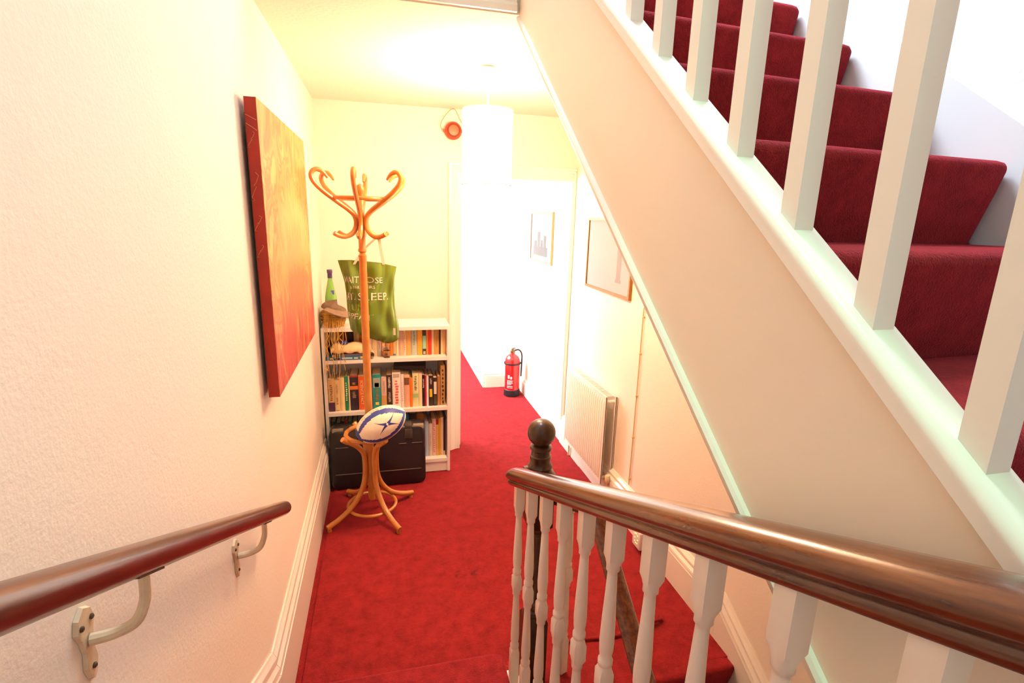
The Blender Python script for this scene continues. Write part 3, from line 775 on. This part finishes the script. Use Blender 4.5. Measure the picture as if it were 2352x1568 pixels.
for a in (28, 152, 208, 332):
    ca, sa = math.cos(math.radians(a)), math.sin(math.radians(a))
    L1, L2 = [], []
    for i in range(n_ + 1):
        t = i / n_; w_ = .008 * (1 - t) ** 1.6 + .0006; rad = .006 + .070 * t
        cu = .014 * t * t * (1 if a in (28, 208) else -1)
        ux, uy = ca * rad - sa * cu, (sa * rad + ca * cu) * .8
        L1.append(surf(ux - sa * w_, uy + ca * w_)); L2.append(surf(ux + sa * w_, uy - ca * w_))
    lg.loft([L1, L2], False, False, closed=False)
lg.build('star_logo', bb_, rbo)
def ball_text(txt, size, s0, ph, name):
    vs, fs = text2d(txt, size)
    o = MB()
    P_ = []
    for v_ in vs:
        s = s0 + v_.x / BL; rl = max(BR * max(1 - abs(s) ** 2.1, 0) ** .56, .02)
        P_.append(ball_pt(s, ph - v_.y / rl, 1.006))
    o.add(P_, fs); o.build(name, mat('ball_tan_print', (176, 140, 96), .6), rbo)
ball_text('GILBERT', .036, -.12, PH0 - math.radians(72), 'lettering')
for s_ in (-.5, -.56):
    pass
rb.rotation_euler = (0, math.radians(-23), math.radians(10))

# ------------------------------------------------------------------ green shopping bag on the stand
bg = thing('shopping_bag', 'shiny green plastic carrier bag with white lettering hanging on the coat stand', 'bag', (-.07, 3.03, 1.06))
GB = mat('green_plastic', (98, 120, 38), .2, noise=.15, nscale=5, bump=.25, bscale=14, bdist=.006)
def bag_dim(z):
    # local z 0..0.45 -> left, right, half depth
    T = [(0.0, -.09, .12, .035), (.03, -.118, .150, .05), (.10, -.124, .148, .055), (.20, -.130, .132, .045), (.28, -.134, .128, .035), (.36, -.142, .134, .022), (.41, -.155, .140, .014), (.45, -.168, .145, .010)]
    for a, b in zip(T, T[1:]):
        if z <= b[0]:
            t = (z - a[0]) / (b[0] - a[0]); return [a[i] + (b[i] - a[i]) * t for i in (1, 2, 3)]
    return list(T[-1][1:])
def bag_pt(a, z, out=0.0):
    l, r, d = bag_dim(z); hw = (r - l) / 2; c = (l + r) / 2
    sx, sy = math.sin(a), -math.cos(a)
    ex = abs(sx) ** .85 * (1 if sx >= 0 else -1)
    fold = 1.7 * (.006 * math.sin(7 * a + 9 * z) * math.sin(4 * z * PI) + .005 * math.sin(13 * a - 20 * z) * (1 - z) + .003 * math.sin(3 * a + 31 * z))
    y = (d + fold + out) * sy
    lift = -.045 * (1 - z / .45) * (.5 + .5 * math.sin(a)) * 0 + (.03 * math.cos(2 * a) * 0)
    zz = z + (.030 * (-sx) + .012) * (1 if z < .05 else max(0, 1 - (z - .05) / .15)) + (.006 * math.cos(2 * a) + .018 * -sx) * max(0, (z - .33) / .12)
    return (c + (hw + .3 * fold) * ex + .0, y, zz)
mb = MB(); NA = 72
zs = [0, .006, .015, .03, .05, .075, .10, .13, .16, .19, .22, .25, .28, .31, .34, .37, .39, .41, .43, .45]
loops = [[tuple(c * (.75 if iz == 0 else .93 if iz == 1 else 1) if ii < 2 else c for ii, c in enumerate(bag_pt(2 * PI * k / NA, z))) for k in range(NA)] for iz, z in enumerate(zs)]
mb.loft(loops, True, False)
bgo = mb.build('bag_body', GB, bg, True, angle=70)
def bag_text(txt, size, xc, zc_, m, name):
    vs, fs = text2d(txt, size); P_ = []; keep = []
    for v_ in vs:
        z = zc_ + v_.y; l, r, d = bag_dim(z); hw = (r - l) / 2; c = (l + r) / 2
        s = (xc + v_.x - c) / hw
        a = max(-2.2, min(2.2, s * 1.08))
        P_.append(bag_pt(a, z, .0022))
    o = MB(); o.add(P_, fs); o.build(name, m, bgo)
WP = mat('white_bag_print', (226, 214, 190), .4)
YP = mat('yellow_bag_print', (140, 150, 36), .4)
# centres measured from the bag's own axis (x = -0.07, z = 1.06)
bag_text('WAITROSE', .046, -.055, .352, WP, 'lettering')
bag_text('& PARTNERS', .022, -.045, .315, WP, 'lettering')
bag_text('EAT. SLEEP.', .058, -.048, .262, WP, 'lettering')
bag_text('RUN', .058, -.085, .198, YP, 'lettering')
bag_text('REPEAT', .056, -.085, .140, WP, 'lettering')
hm = mat('translucent_strap', (226, 206, 176), .4)
for yo in (-.012, .02):
    hp = smooth_path([(-.085, yo, .44), (-.03, yo, .52), (.03, yo, .578), (.043, yo, .592), (.054, yo, .578), (.062, yo, .52), (.075, yo, .44)], 6)
    mb = MB(); mb.loft([[(p_[0] - .008, p_[1], p_[2]) for p_ in hp], [(p_[0] + .008, p_[1] - .001, p_[2] + .001) for p_ in hp]], False, False, closed=False)
    mb.build('handle', hm, bg, True)
MB().box(-.0, .012, -.001, .001, -.02, .02).build('label_tag', mat('pale_tag', (226, 196, 176), .5), bg).location = (.118, -.052, .062)

# ------------------------------------------------------------------ bookcase
BX0, BX1, BY0, BY1 = -.395, .425, 3.40, 3.682
bc = thing('bookcase', 'low white bookcase filled with books against the back wall', 'bookcase', ((BX0 + BX1) / 2, (BY0 + BY1) / 2, 0))
for x0, x1 in ((BX0, BX0 + .018), (BX1 - .018, BX1)):
    part(MB().box(x0, x1, BY0, BY1, 0, 1.06), 'side_panel', M_SHELF, bc)
IX0, IX1 = BX0 + .018, BX1 - .018
part(MB().box(IX0, IX1, BY0 + .001, BY1 - .006, 1.036, 1.0595), 'top_board', M_SHELF, bc)
SZ = (.098, .486, .846)
for z in SZ:
    part(MB().box(IX0, IX1, BY0 + .004, BY1 - .006, z - .024, z), 'shelf', M_SHELF, bc)
part(MB().box(IX0, IX1, BY0 + .012, BY0 + .028, 0, .074), 'plinth', M_SHELF, bc)
part(MB().box(IX0, IX1, BY1 - .006, BY1, .01, 1.05), 'back_panel', M_SHELF, bc)

def bmat(c): return mat('cover_%d_%d_%d' % c, c, .42, noise=.06, nscale=30)
def book(x0, wd, h, dp, z0, y0, col, label, group, deco=(), lean=0.0, name='book'):
    """upright book, spine to the front; origin at the spine's foot"""
    o = MB(); t = .0022
    o.box(0, t, .003, dp, 0, h).box(wd - t, wd, .003, dp, 0, h)
    n_ = 4; sp_ = []
    for k in range(n_ + 1):
        a = PI * k / n_; sp_.append((wd / 2 - wd / 2 * math.cos(a), .004 - .004 * math.sin(a)))
    ins = [(wd - t, .0045), (t, .0045)]
    o.loft([[(x, y, z) for x, y in sp_ + ins] for z in (0, h)])
    b_ = o.build(name, bmat(col), None, True, loc=(x0, y0, z0), angle=50)
    tag(b_, label, 'book', group)
    MB().box(t, wd - t, .006, dp - .004, .003, h - .004).build('pages', M_PAGES, b_)
    for d in deco:
        za, zb_, c, ins_ = d[:4]
        # flat print on the spine
        MB().box(wd * ins_, wd * (1 - ins_), -.0007, .002, h * za, h * zb_).build('spine_print', bmat(c), b_)
    if lean: b_.rotation_euler = (0, lean, 0)
    return b_
def spine_text(b_, txt, size, wd, h, col):
    vs, fs = text2d(txt, size)
    o = MB(); o.add([(wd / 2 + v_.y, -.0010, h * .52 - v_.x) for v_ in vs], fs); o.build('spine_lettering', bmat(col), b_)
def squig(b_, wd, h, za, zb_, col, n=9, wfrac=.4):
    """unreadable printed title: a column of small dashes"""
    o = MB()
    for k in range(n):
        z = h * (za + (zb_ - za) * k / n); hh = h * (zb_ - za) / n * random.uniform(.4, .75)
        c = wd / 2 + wd * .06 * random.uniform(-1, 1); ww = wd * wfrac * random.uniform(.35, .55)
        o.box(c - ww, c + ww, -.0009, .001, z, z + hh)
    o.build('spine_print', bmat(col), b_)

G1, G2, G3 = 'books on the middle shelf', 'books on the top shelf', 'books on the bottom shelf'
MIDY, MZ = 3.436, SZ[1]
DK, CRM, TAN = (40, 32, 34), (226, 204, 160), (196, 158, 104)
mid = [
 (-.374, .038, .225, .15, (206, 170, 116), 'tan book with purple foot, leftmost upright on the middle shelf', [(0, .28, (74, 40, 70), 0)], [(.34, .85, (120, 84, 60))]),
 (-.335, .032, .217, .15, (224, 196, 140), 'cream book with a round emblem, second from left on the middle shelf', [(.02, .04, (170, 130, 80), .2)], [(.22, .46, (176, 130, 84)), (.55, .9, (190, 146, 96))]),
 (-.302, .031, .232, .16, (232, 206, 150), 'plain cream book just left of the green one, middle shelf', [], []),
 (-.270, .022, .241, .16, (24, 128, 84), 'slim green book with white title on the middle shelf', [], [(.3, .85, (226, 220, 190))]),
 (-.247, .009, .239, .16, (226, 208, 158), 'thin cream booklet between the green and navy books', [], []),
 (-.237, .053, .245, .18, (44, 32, 48), 'thick navy dictionary with orange band on the middle shelf', [(.60, .70, (206, 116, 46), 0), (.95, 1.0, (150, 50, 30), 0)], [(.36, .55, (150, 120, 96)), (.74, .8, (200, 130, 60))]),
 (-.182, .042, .237, .18, (206, 92, 30), 'orange book with a capital-letter title, left of the coat stand post', [], []),
 (-.139, .044, .226, .16, (150, 110, 70), 'brown book mostly hidden behind the coat stand post, middle shelf', [], []),
 (-.092, .057, .245, .18, (28, 132, 132), 'thick teal book with a portrait on its spine, right of the post', [(.62, .90, (150, 160, 150), .1), (.64, .76, (214, 196, 170), .25), (.12, .2, (220, 200, 80), .3)], [(.25, .58, (140, 110, 70))]),
 (-.034, .034, .221, .15, (206, 176, 164), 'pinkish book fading to tan, beside the thick teal one', [(0, .42, (198, 152, 92), 0)], [(.5, .9, (180, 140, 130))]),
 (.001, .037, .237, .19, (58, 40, 34), 'dark brown book with scrawled white title on the middle shelf', [], [(.62, .95, (206, 196, 186)), (.2, .5, (190, 170, 150))]),
 (.039, .054, .252, .19, (246, 236, 224), 'thick white book with bold red title on the middle shelf', [(.86, .97, (190, 176, 164), .12)], [(.12, .82, (222, 90, 84))]),
 (.094, .021, .237, .17, (238, 222, 220), 'slim pale pink book beside the thick white one', [], [(.2, .8, (214, 190, 196))]),
 (.116, .038, .231, .16, (220, 172, 140), 'salmon book with brown top panel, middle shelf', [(.70, .92, (112, 76, 50), .06), (.93, .97, (226, 190, 140), .1)], []),
 (.155, .018, .210, .14, (236, 116, 26), 'bright orange slim paperback in the middle of the shelf', [], []),
 (.174, .039, .240, .15, (222, 220, 160), 'pale green-cream paperback beside the bright orange one', [(.28, .40, (160, 196, 130), .05)], [(.5, .95, (110, 110, 84))]),
 (.214, .024, .236, .15, (240, 216, 170), 'slim cream book right of the pale green one', [], []),
 (.239, .017, .226, .17, (38, 26, 30), 'slim black book with small white title, middle shelf', [], [(.6, .9, (220, 206, 200))]),
 (.2565, .011, .223, .16, (170, 20, 44), 'very thin red book on the right of the middle shelf', [], []),
 (.268, .014, .216, .15, (240, 230, 236), 'thin white book beside the very thin red one', [], []),
 (.283, .030, .220, .17, (50, 34, 32), 'black book with a yellow cross mark on its spine', [(.30, .56, (214, 190, 50), .2)], [(.72, .92, (180, 160, 146))]),
 (.314, .028, .203, .15, (46, 38, 34), 'small black and white book near the right of the middle shelf', [(.42, .86, (216, 206, 190), .16), (.06, .38, (70, 66, 46), .12)], []),
 (.343, .020, .213, .15, (164, 110, 66), 'narrow brown book near the right end of the middle shelf', [], []),
 (.3655, .030, .290, .21, (176, 134, 80), 'tall patterned tan book at the right end of the middle shelf', [], [(.05, .95, (60, 44, 36))]),
]
for x, wd, h, dp, col, lab, deco, sq in mid:
    b_ = book(x, wd, h, dp, MZ, MIDY, col, lab, G1, deco)
    for a, c_, cc in sq: squig(b_, wd, h, a, c_, cc)
    if 'capital' in lab: spine_text(b_, 'SCIENCE FACT', .026, wd, h, (236, 214, 160))
# black volume lying across the tops
fb = thing('book', 'large black book lying flat across the row on the middle shelf', 'book', (.165, 3.505, MZ + .2525), group=G1)
MB().box(-.115, .105, -.0, .15, 0, .003).box(-.115, .105, 0, .15, .019, .022).box(-.115, .105, -.001, .003, 0, .022).build('cover', bmat((34, 30, 34)), fb)
MB().box(-.112, .102, .003, .147, .003, .019).build('pages', M_PAGES, fb)
fb.rotation_euler = (0, 0, math.radians(-4))

TY, TZ = 3.470, SZ[2]
top = [
 (-.116, .030, .178, (206, 184, 150), 'beige book just right of the coat stand post, top shelf', [], []),
 (-.084, .032, .180, (214, 190, 150), 'pale buff book under the hanging bag, top shelf', [], []),
 (-.050, .024, .176, (186, 184, 178), 'grey book with red title under the hanging bag', [], [(.3, .8, (200, 70, 60))]),
 (-.024, .026, .180, (196, 110, 60), 'rust book behind the little glass, top shelf', [(.2, .5, (226, 200, 150), .2)], []),
 (.004, .025, .178, (206, 150, 96), 'light brown book behind the little glass, top shelf', [], []),
 (.031, .017, .181, (232, 124, 34), 'orange paperback right of the little glass, top shelf', [], []),
 (.049, .021, .179, (216, 176, 120), 'tan paperback with blue foot, top shelf', [(.02, .08, (60, 120, 150), .1)], []),
 (.071, .016, .182, (240, 218, 176), 'narrow cream paperback left of the grey-tan one, top shelf', [], []),
 (.088, .029, .180, (206, 176, 142), 'grey-tan paperback near the middle of the top shelf', [], []),
 (.118, .017, .181, (238, 216, 186), 'cream paperback with red dashes down the spine, top shelf', [], [(.15, .9, (214, 110, 90))]),
 (.136, .035, .180, (226, 170, 100), 'wide sandy-orange book on the top shelf', [], []),
 (.173, .037, .183, (186, 194, 176), 'pale blue-grey book on the top shelf', [], [(.4, .95, (120, 124, 110))]),
 (.212, .034, .180, (236, 170, 60), 'amber yellow book on the top shelf', [], []),
 (.2475, .024, .182, (60, 52, 48), 'aqua-banded black book on the top shelf', [(.24, .74, (150, 206, 172), .02), (.03, .14, (190, 180, 170), .2)], []),
 (.272, .012, .180, (232, 140, 60), 'very thin orange book left of the red one, top shelf', [], []),
 (.2845, .024, .183, (206, 58, 28), 'red book on the right of the top shelf', [], []),
 (.309, .015, .180, (238, 206, 176), 'thin cream-pink book right of the red one, top shelf', [], []),
 (.3245, .034, .182, (196, 146, 78), 'wide brown-tan book near the right end of the top shelf', [], [(.3, .7, (170, 116, 60))]),
 (.359, .012, .180, (62, 40, 28), 'thin dark brown book near the right end of the top shelf', [], []),
 (.3715, .016, .181, (236, 206, 156), 'thin cream book second from right on the top shelf', [], []),
 (.388, .017, .182, (222, 176, 112), 'thin sandy book at the right end of the top shelf', [], []),
]
for x, wd, h, col, lab, deco, sq in top:
    b_ = book(x, wd, h, .13, TZ, TY, col, lab, G2, deco)
    for a, c_, cc in sq: squig(b_, wd, h, a, c_, cc, 11, .3)
topl = [
 (-.376, .024, .175, (44, 26, 22), 'black book at the left end of the top shelf', []),
 (-.350, .006, .172, (216, 184, 130), 'very thin buff booklet beside the leftmost black book', []),
 (-.343, .027, .178, (222, 194, 140), 'cream book second from left on the top shelf behind the straw', []),
 (-.314, .030, .172, (176, 124, 70), 'tan book behind the hanging straw, top shelf', []),
 (-.283, .020, .175, (150, 70, 34), 'rusty brown book behind the hanging straw, top shelf', []),
 (-.261, .021, .176, (84, 50, 34), 'dark brown book between the rusty and black ones, top shelf', []),
 (-.239, .034, .178, (40, 28, 28), 'black book left of the striped cream one, top shelf', []),
 (-.204, .018, .174, (206, 176, 116), 'buff striped book left of the post, top shelf', []),
 (-.185, .017, .175, (222, 196, 140), 'cream book close left of the post, top shelf', []),
 (-.167, .020, .176, (196, 96, 40), 'orange-brown book directly behind the post, top shelf', []),
 (-.146, .028, .176, (120, 84, 60), 'mid-brown book hidden behind the post, top shelf', []),
]
for x, wd, h, col, lab, deco in topl:
    book(x, wd, h, .12, TZ, 3.535, col, lab, G2, deco)
# books lying flat in front of them
def flat_book(x0, x1, y0, y1, z0, th, col, label, deco=()):
    t = thing('book', label, 'book', ((x0 + x1) / 2, (y0 + y1) / 2, z0), group=G2)
    hx, hy = (x1 - x0) / 2, (y1 - y0) / 2
    MB().box(-hx, hx, -hy, hy, 0, .002).box(-hx, hx, -hy, hy, th - .002, th).box(-hx, hx, -hy - .001, -hy + .002, 0, th).build('cover', bmat(col), t)
    MB().box(-hx + .003, hx - .003, -hy + .002, hy - .003, .002, th - .002).build('pages', M_PAGES, t)
    for a, b_, za, zb_, c in deco:
        MB().box(-hx + 2 * hx * a, -hx + 2 * hx * b_, -hy - .0018, -hy, th * za, th * zb_).build('spine_print', bmat(c), t)
    return t
flat_book(-.374, -.125, 3.406, 3.53, TZ + .0005, .024, (54, 110, 150), 'blue book lying flat at the left of the top shelf', ((.10, .17, .3, .7, (226, 190, 60)), (.22, .36, .2, .8, (60, 50, 120)), (.24, .35, .4, .85, (226, 170, 60)), (.40, .66, .3, .75, (170, 200, 216)), (.70, .80, .3, .7, (200, 214, 170)), (.86, 1, .3, .95, (226, 170, 50))))
flat_book(-.318, -.125, 3.412, 3.53, TZ + .0255, .014, (92, 84, 88), 'thin grey book lying on the flat blue book')
# folded cream cloth on them
cl_ = MB(); rows = []
for i in range(25):
    u = i / 24; x = -.342 + .245 * u
    top_ = .036 + .028 * math.sin(u * PI) ** .5 + .006 * math.sin(u * 13)
    fr = .008 * math.sin(u * 31) + .004 * math.sin(u * 57)
    rows.append([(x, 3.414 + fr * .4, .002 + .008 * (1 + math.sin(u * 23)) * .5), (x, 3.409 + fr * .3, .018), (x, 3.420, top_ * .8), (x, 3.445, top_), (x, 3.49, top_ + .004 * math.sin(u * 9)), (x, 3.52, top_ * .7), (x, 3.528, .003)])
cl_.loft(rows, True, True)
o = cl_.build('folded_cloth', mat('cream_linen', (226, 200, 150), .85, noise=.1, nscale=25, bump=.4, bscale=120), None, True, loc=(0, 0, TZ + .0395), angle=60)
tag(o, 'folded cream cloth on top of the flat books, top shelf', 'cloth')
bcap = MB(); bcap.lathe([(.024, 0), (.026, .004), (.025, .012), (.018, .02), (.004, .024)], n=18)
o = bcap.build('bottle_cap', mat('blue_cap', (44, 66, 130), .5), None, True, loc=(-.262, 3.455, TZ + .098))
tag(o, 'small blue cap lying on the folded cream cloth', 'cap')
rl_ = MB(); n_ = 20
pts = [(.006 + .020 * k / 40, k * .45) for k in range(41)]
A = [(r * math.cos(a), .0, .028 + r * math.sin(a)) for r, a in pts]
mb = MB(); mb.loft([[(x, -.0, z) for x, y, z in A], [(x, .10, z) for x, y, z in A]], False, False, closed=False)
o = mb.build('rolled_newspaper', mat('newsprint', (214, 190, 156), .8, noise=.2, nscale=90), None, True, loc=(-.092, 3.408, TZ), angle=180)
tag(o, 'rolled paper standing out beside the post on the top shelf', 'paper')
# little glass
gl = thing('drinking_glass', 'small clear glass with gold print in front of the top shelf books', 'glass', (.008, 3.437, TZ))
GLM = mat('clear_glass', (250, 250, 250), .02, trans=1.0, ior=1.45)
MB().lathe([(.020, 0), (.022, .004), (.025, .075), (.0235, .075), (.0205, .010), (.001, .008)], n=24, cap1=False).build('tumbler', GLM, gl, True)
MB().lathe([(.0238, .036), (.0244, .050)], n=24, cap0=False, cap1=False).build('gold_band', mat('gold_print', (190, 140, 60), .35, metal=.6), gl, True)

BY, BZ = 3.455, SZ[0]
bot = [
 (.252, .028, .266, (170, 190, 214), 'light blue book beside the black case, bottom shelf', [], []),
 (.281, .024, .249, (222, 206, 190), 'pale grey-cream book second from the case, bottom shelf', [], [(.3, .7, (196, 170, 160))]),
 (.306, .026, .282, (230, 196, 186), 'pinkish white book with red lettering, bottom shelf', [], [(.1, .9, (206, 110, 100))]),
 (.333, .017, .275, (160, 40, 40), 'maroon-topped cream book left of the yellow one, bottom shelf', [(0, .86, (216, 172, 110), 0)], []),
 (.351, .013, .284, (226, 168, 40), 'thin yellow book on the bottom shelf', [], []),
 (.365, .020, .290, (232, 206, 170), 'cream book right of the thin yellow one, bottom shelf', [], []),
 (.386, .010, .286, (36, 28, 30), 'very thin black book near the right end of the bottom shelf', [(0, .12, (226, 200, 150), 0)], []),
 (.397, .009, .275, (120, 84, 120), 'thin purple book at the right end of the bottom shelf', [], []),
]
for x, wd, h, col, lab, deco, sq in bot:
    b_ = book(x, wd, h, .19, BZ, BY, col, lab, G3, deco)
    for a, c_, cc in sq: squig(b_, wd, h, a, c_, cc, 14, .3)
hid = [(-.372, .03, .30, (40, 60, 40), 'dark green book behind the left end of the black case'), (-.340, .028, .29, (50, 60, 50), 'dull olive book second from left behind the black case'), (-.310, .024, .30, (60, 40, 36), 'dark brown book third from left behind the black case'), (-.284, .02, .305, (170, 40, 36), 'narrow red book behind the black case, bottom shelf'), (-.262, .026, .30, (30, 110, 100), 'teal book behind the black case, bottom shelf'), (-.234, .03, .29, (70, 60, 60), 'charcoal book behind the black case, left of the ball'),
       (.085, .03, .325, (36, 34, 40), 'black box file behind the black case right of the ball'), (.117, .028, .318, (40, 130, 180), 'bright blue-topped book behind the black case'), (.147, .05, .325, (60, 50, 46), 'dark folder behind the black case, near its catches'), (.199, .05, .318, (150, 96, 44), 'ochre-brown book behind the right catch of the black case')]
for x, wd, h, col, lab in hid:
    book(x, wd, h, .17, BZ, 3.475, col, lab, G3)

# ------------------------------------------------------------------ black tool case
tc_ = thing('tool_case', 'black hard plastic tool case standing in front of the bottom shelf', 'case', (-.062, 3.315, 0))
HX = .305
body = MB(); ys = (-.062, .062)
def case_ring(ins, z0, z1, y, r=.04, n=4):
    x0, x1 = -HX + ins, HX - ins; out = []
    for q, (cx, cz) in enumerate(((x1 - r, z1 - r), (x0 + r, z1 - r), (x0 + r, z0 + r), (x1 - r, z0 + r))):
        for k in range(n + 1):
            a = (q + k / n) * PI / 2
            out.append((cx + r * math.cos(a), y, cz + r * math.sin(a)))
    return out
def shell(y0, y1):
    sgn = 1 if y1 > y0 else -1
    return MB().loft([case_ring(0, .004, .425, y0), case_ring(0, .004, .425, y1 - sgn * .016), case_ring(.005, .008, .420, y1 - sgn * .006), case_ring(.018, .02, .408, y1)])
shell(0, -.064).build('front_shell', M_BLACKPL, tc_, True, angle=40)
shell(.001, .064).build('back_shell', M_BLACKPL, tc_, True, angle=40)
rbm = mat('case_grey_edge', (96, 90, 80), .35)
for a, b, c, d in ((-HX + .03, HX - .03, .112, .118),):
    MB().rbox(a, b, -.0675, -.060, c, d, .0025, 2).build('moulded_rib', rbm, tc_, True)
for a, b in ((-.27, -.19), (.13, .18), (.215, .285)):
    MB().rbox(a, b, -.067, -.060, .300, .306, .0025, 2).build('moulded_rib', rbm, tc_, True)
for xc in (-.16, .195):
    l_ = MB().rbox(xc - .026, xc + .026, -.070, -.050, .335, .405, .006, 2); l_.rbox(xc - .022, xc + .022, -.066, .012, .40, .432, .006, 2)
    l_.build('catch', M_GREYPL, tc_, True)
for xc in (.105, .26, -.08, -.25):
    MB().rbox(xc - .035, xc + .035, -.060, -.030, .395, .4275, .005, 2).build('corner_pad', mat('case_worn_grey', (140, 130, 114), .4), tc_, True)
MB().tube(smooth_path([(-.07, 0, .42), (-.068, 0, .445), (-.055, 0, .456), (0, 0, .458), (.055, 0, .456), (.068, 0, .445), (.07, 0, .42)], 5), .010, 10).build('handle', M_BLACKPL, tc_, True)
for xc in (-.24, .24):
    MB().box(xc - .03, xc + .03, -.05, .05, 0, .006).build('foot', M_BLACKPL, tc_)

# ------------------------------------------------------------------ on top of the bookcase
TB = 1.06
bs = thing('straw_basket', 'small straw basket with loose straw trailing over the bookcase front', 'basket', (-.318, 3.475, TB))
SM = mat('straw_yellow', (206, 158, 62), .7, rgb2=(150, 104, 36), nscale=40)
n_ = 24
for k in range(9):
    z = .006 + .0115 * k; R_ = .052 + .018 * math.sin(k / 8 * PI * .7)
    MB().tube([((R_ + .0035 * (1 if (j + k) % 2 else -1)) * math.cos(2 * PI * j / n_) * 1.05, (R_ + .0035 * (1 if (j + k) % 2 else -1)) * math.sin(2 * PI * j / n_) * .92, z) for j in range(n_)], .0058, 6, closed=True).build('woven_row', SM, bs, True)
MB().lathe([(.045, 0), (.05, .003), (.045, .006)], n=20).build('basket_base', SM, bs, True)
for j in range(12):
    a = 2 * PI * j / 12
    MB().tube([(.052 * math.cos(a), .048 * math.sin(a), 0), (.068 * math.cos(a), .062 * math.sin(a), .05), (.069 * math.cos(a), .062 * math.sin(a), .102)], .003, 5).build('stake', SM, bs, True)
SM2 = mat('straw_pale', (222, 170, 80), .7)
random.seed(3)
ends = [(-.055, .40), (-.05, .30), (-.04, .33), (-.045, .26), (-.03, .12), (-.015, .37), (0, .18), (.01, .30), (.02, .24), (.03, .33), (.045, .14), (.055, .28), (.065, .22), (-.005, .32), (.035, .19)]
for k, (x, dz) in enumerate(ends):
    y1_ = BY0 - 3.475 - .006 - random.uniform(0, .006)
    pp = [(x * .8, -.045, .09), (x, -.068, .05), (x + random.uniform(-.006, .006), y1_, .006)]
    m_ = 5
    for i in range(1, m_ + 1):
        pp.append((x + random.uniform(-.012, .012), y1_ - random.uniform(.0, .006), -dz * i / m_))
    pp = smooth_path(pp, 3)
    MB().tube(pp, .0014, 5).build('straw_strand', SM2, bs, True)
    if k % 3 == 0:
        e_ = pp[-1]
        for q in range(5):
            d = Vector((random.uniform(-.014, .014), random.uniform(-.006, .002), random.uniform(-.016, .012)))
            MB().tube([e_, e_ + d], .0018, 5).build('straw_tuft', SM2, bs, True)

ht = thing('felt_cap', 'floppy grey-brown felt cap resting on the straw basket', 'cap', (-.305, 3.455, TB + .112))
FM = mat('grey_brown_felt', (104, 84, 66), .95, noise=.2, nscale=40, bump=.4, bscale=300)
loops = []
for i in range(9):
    t = i / 8; r = math.sin(PI / 2 * (1 - t) ** .8) if i < 8 else .02
    L = []
    for j in range(28):
        a = 2 * PI * j / 28
        L.append((.080 * r * math.cos(a) * (1 + .08 * math.sin(3 * a)) - .005, .052 * r * math.sin(a) * (1 + .1 * math.cos(2 * a)), .046 * t * (1 - .35 * math.cos(a)) + .008 * math.sin(3 * a + 1) * (1 - t) + .006 * math.sin(5 * a) * t))
    loops.append(L)
MB().loft(loops).build('crown', FM, ht, True, angle=180)
rows = []
for i in range(15):
    a = math.radians(215 + 130 * i / 14)
    r0, r1 = 1.0, 1.55
    zz = -.012 - .012 * math.sin((i / 14) * PI)
    rows.append([(.080 * r0 * math.cos(a), .052 * r0 * math.sin(a), .010), (.095 * r1 * .9 * math.cos(a) + .012, .062 * r1 * math.sin(a), zz + .010), (.095 * r1 * .9 * math.cos(a) + .012, .062 * r1 * math.sin(a), zz + .005), (.080 * r0 * math.cos(a), .052 * r0 * math.sin(a), .003)])
MB().loft(rows).build('peak', mat('grey_felt_light', (128, 106, 88), .95, noise=.15, nscale=40), ht, True)
ht.rotation_euler = (math.radians(8), math.radians(16), math.radians(25))

bt = thing('green_bottle', 'tall green glass bottle with blue foil top behind the straw basket', 'bottle', (-.338, 3.575, TB))
MB().lathe([(.030, 0), (.037, .006), (.038, .02), (.038, .15), (.036, .18), (.028, .225), (.020, .262), (.0145, .29), (.013, .335)], n=24).build('glass_body', mat('green_glass', (112, 164, 70), .06, noise=.1, nscale=12, spec=.8), bt, True)
MB().lathe([(.0145, .300), (.0155, .302), (.0150, .332), (.0175, .336), (.0175, .352), (.015, .356)], n=20).build('foil_cap', mat('blue_violet_foil', (74, 56, 96), .35), bt, True)
MB().lathe([(.0386, .06), (.0387, .145)], n=24, cap0=False, cap1=False).build('paper_label', mat('blue_label', (70, 74, 150), .5), bt, True)
MB().box(-.008, .012, -.0335, -.0295, .196, .222).build('neck_label', mat('blue_neck_label', (84, 84, 160), .5), bt).location = (.012, .004, 0)
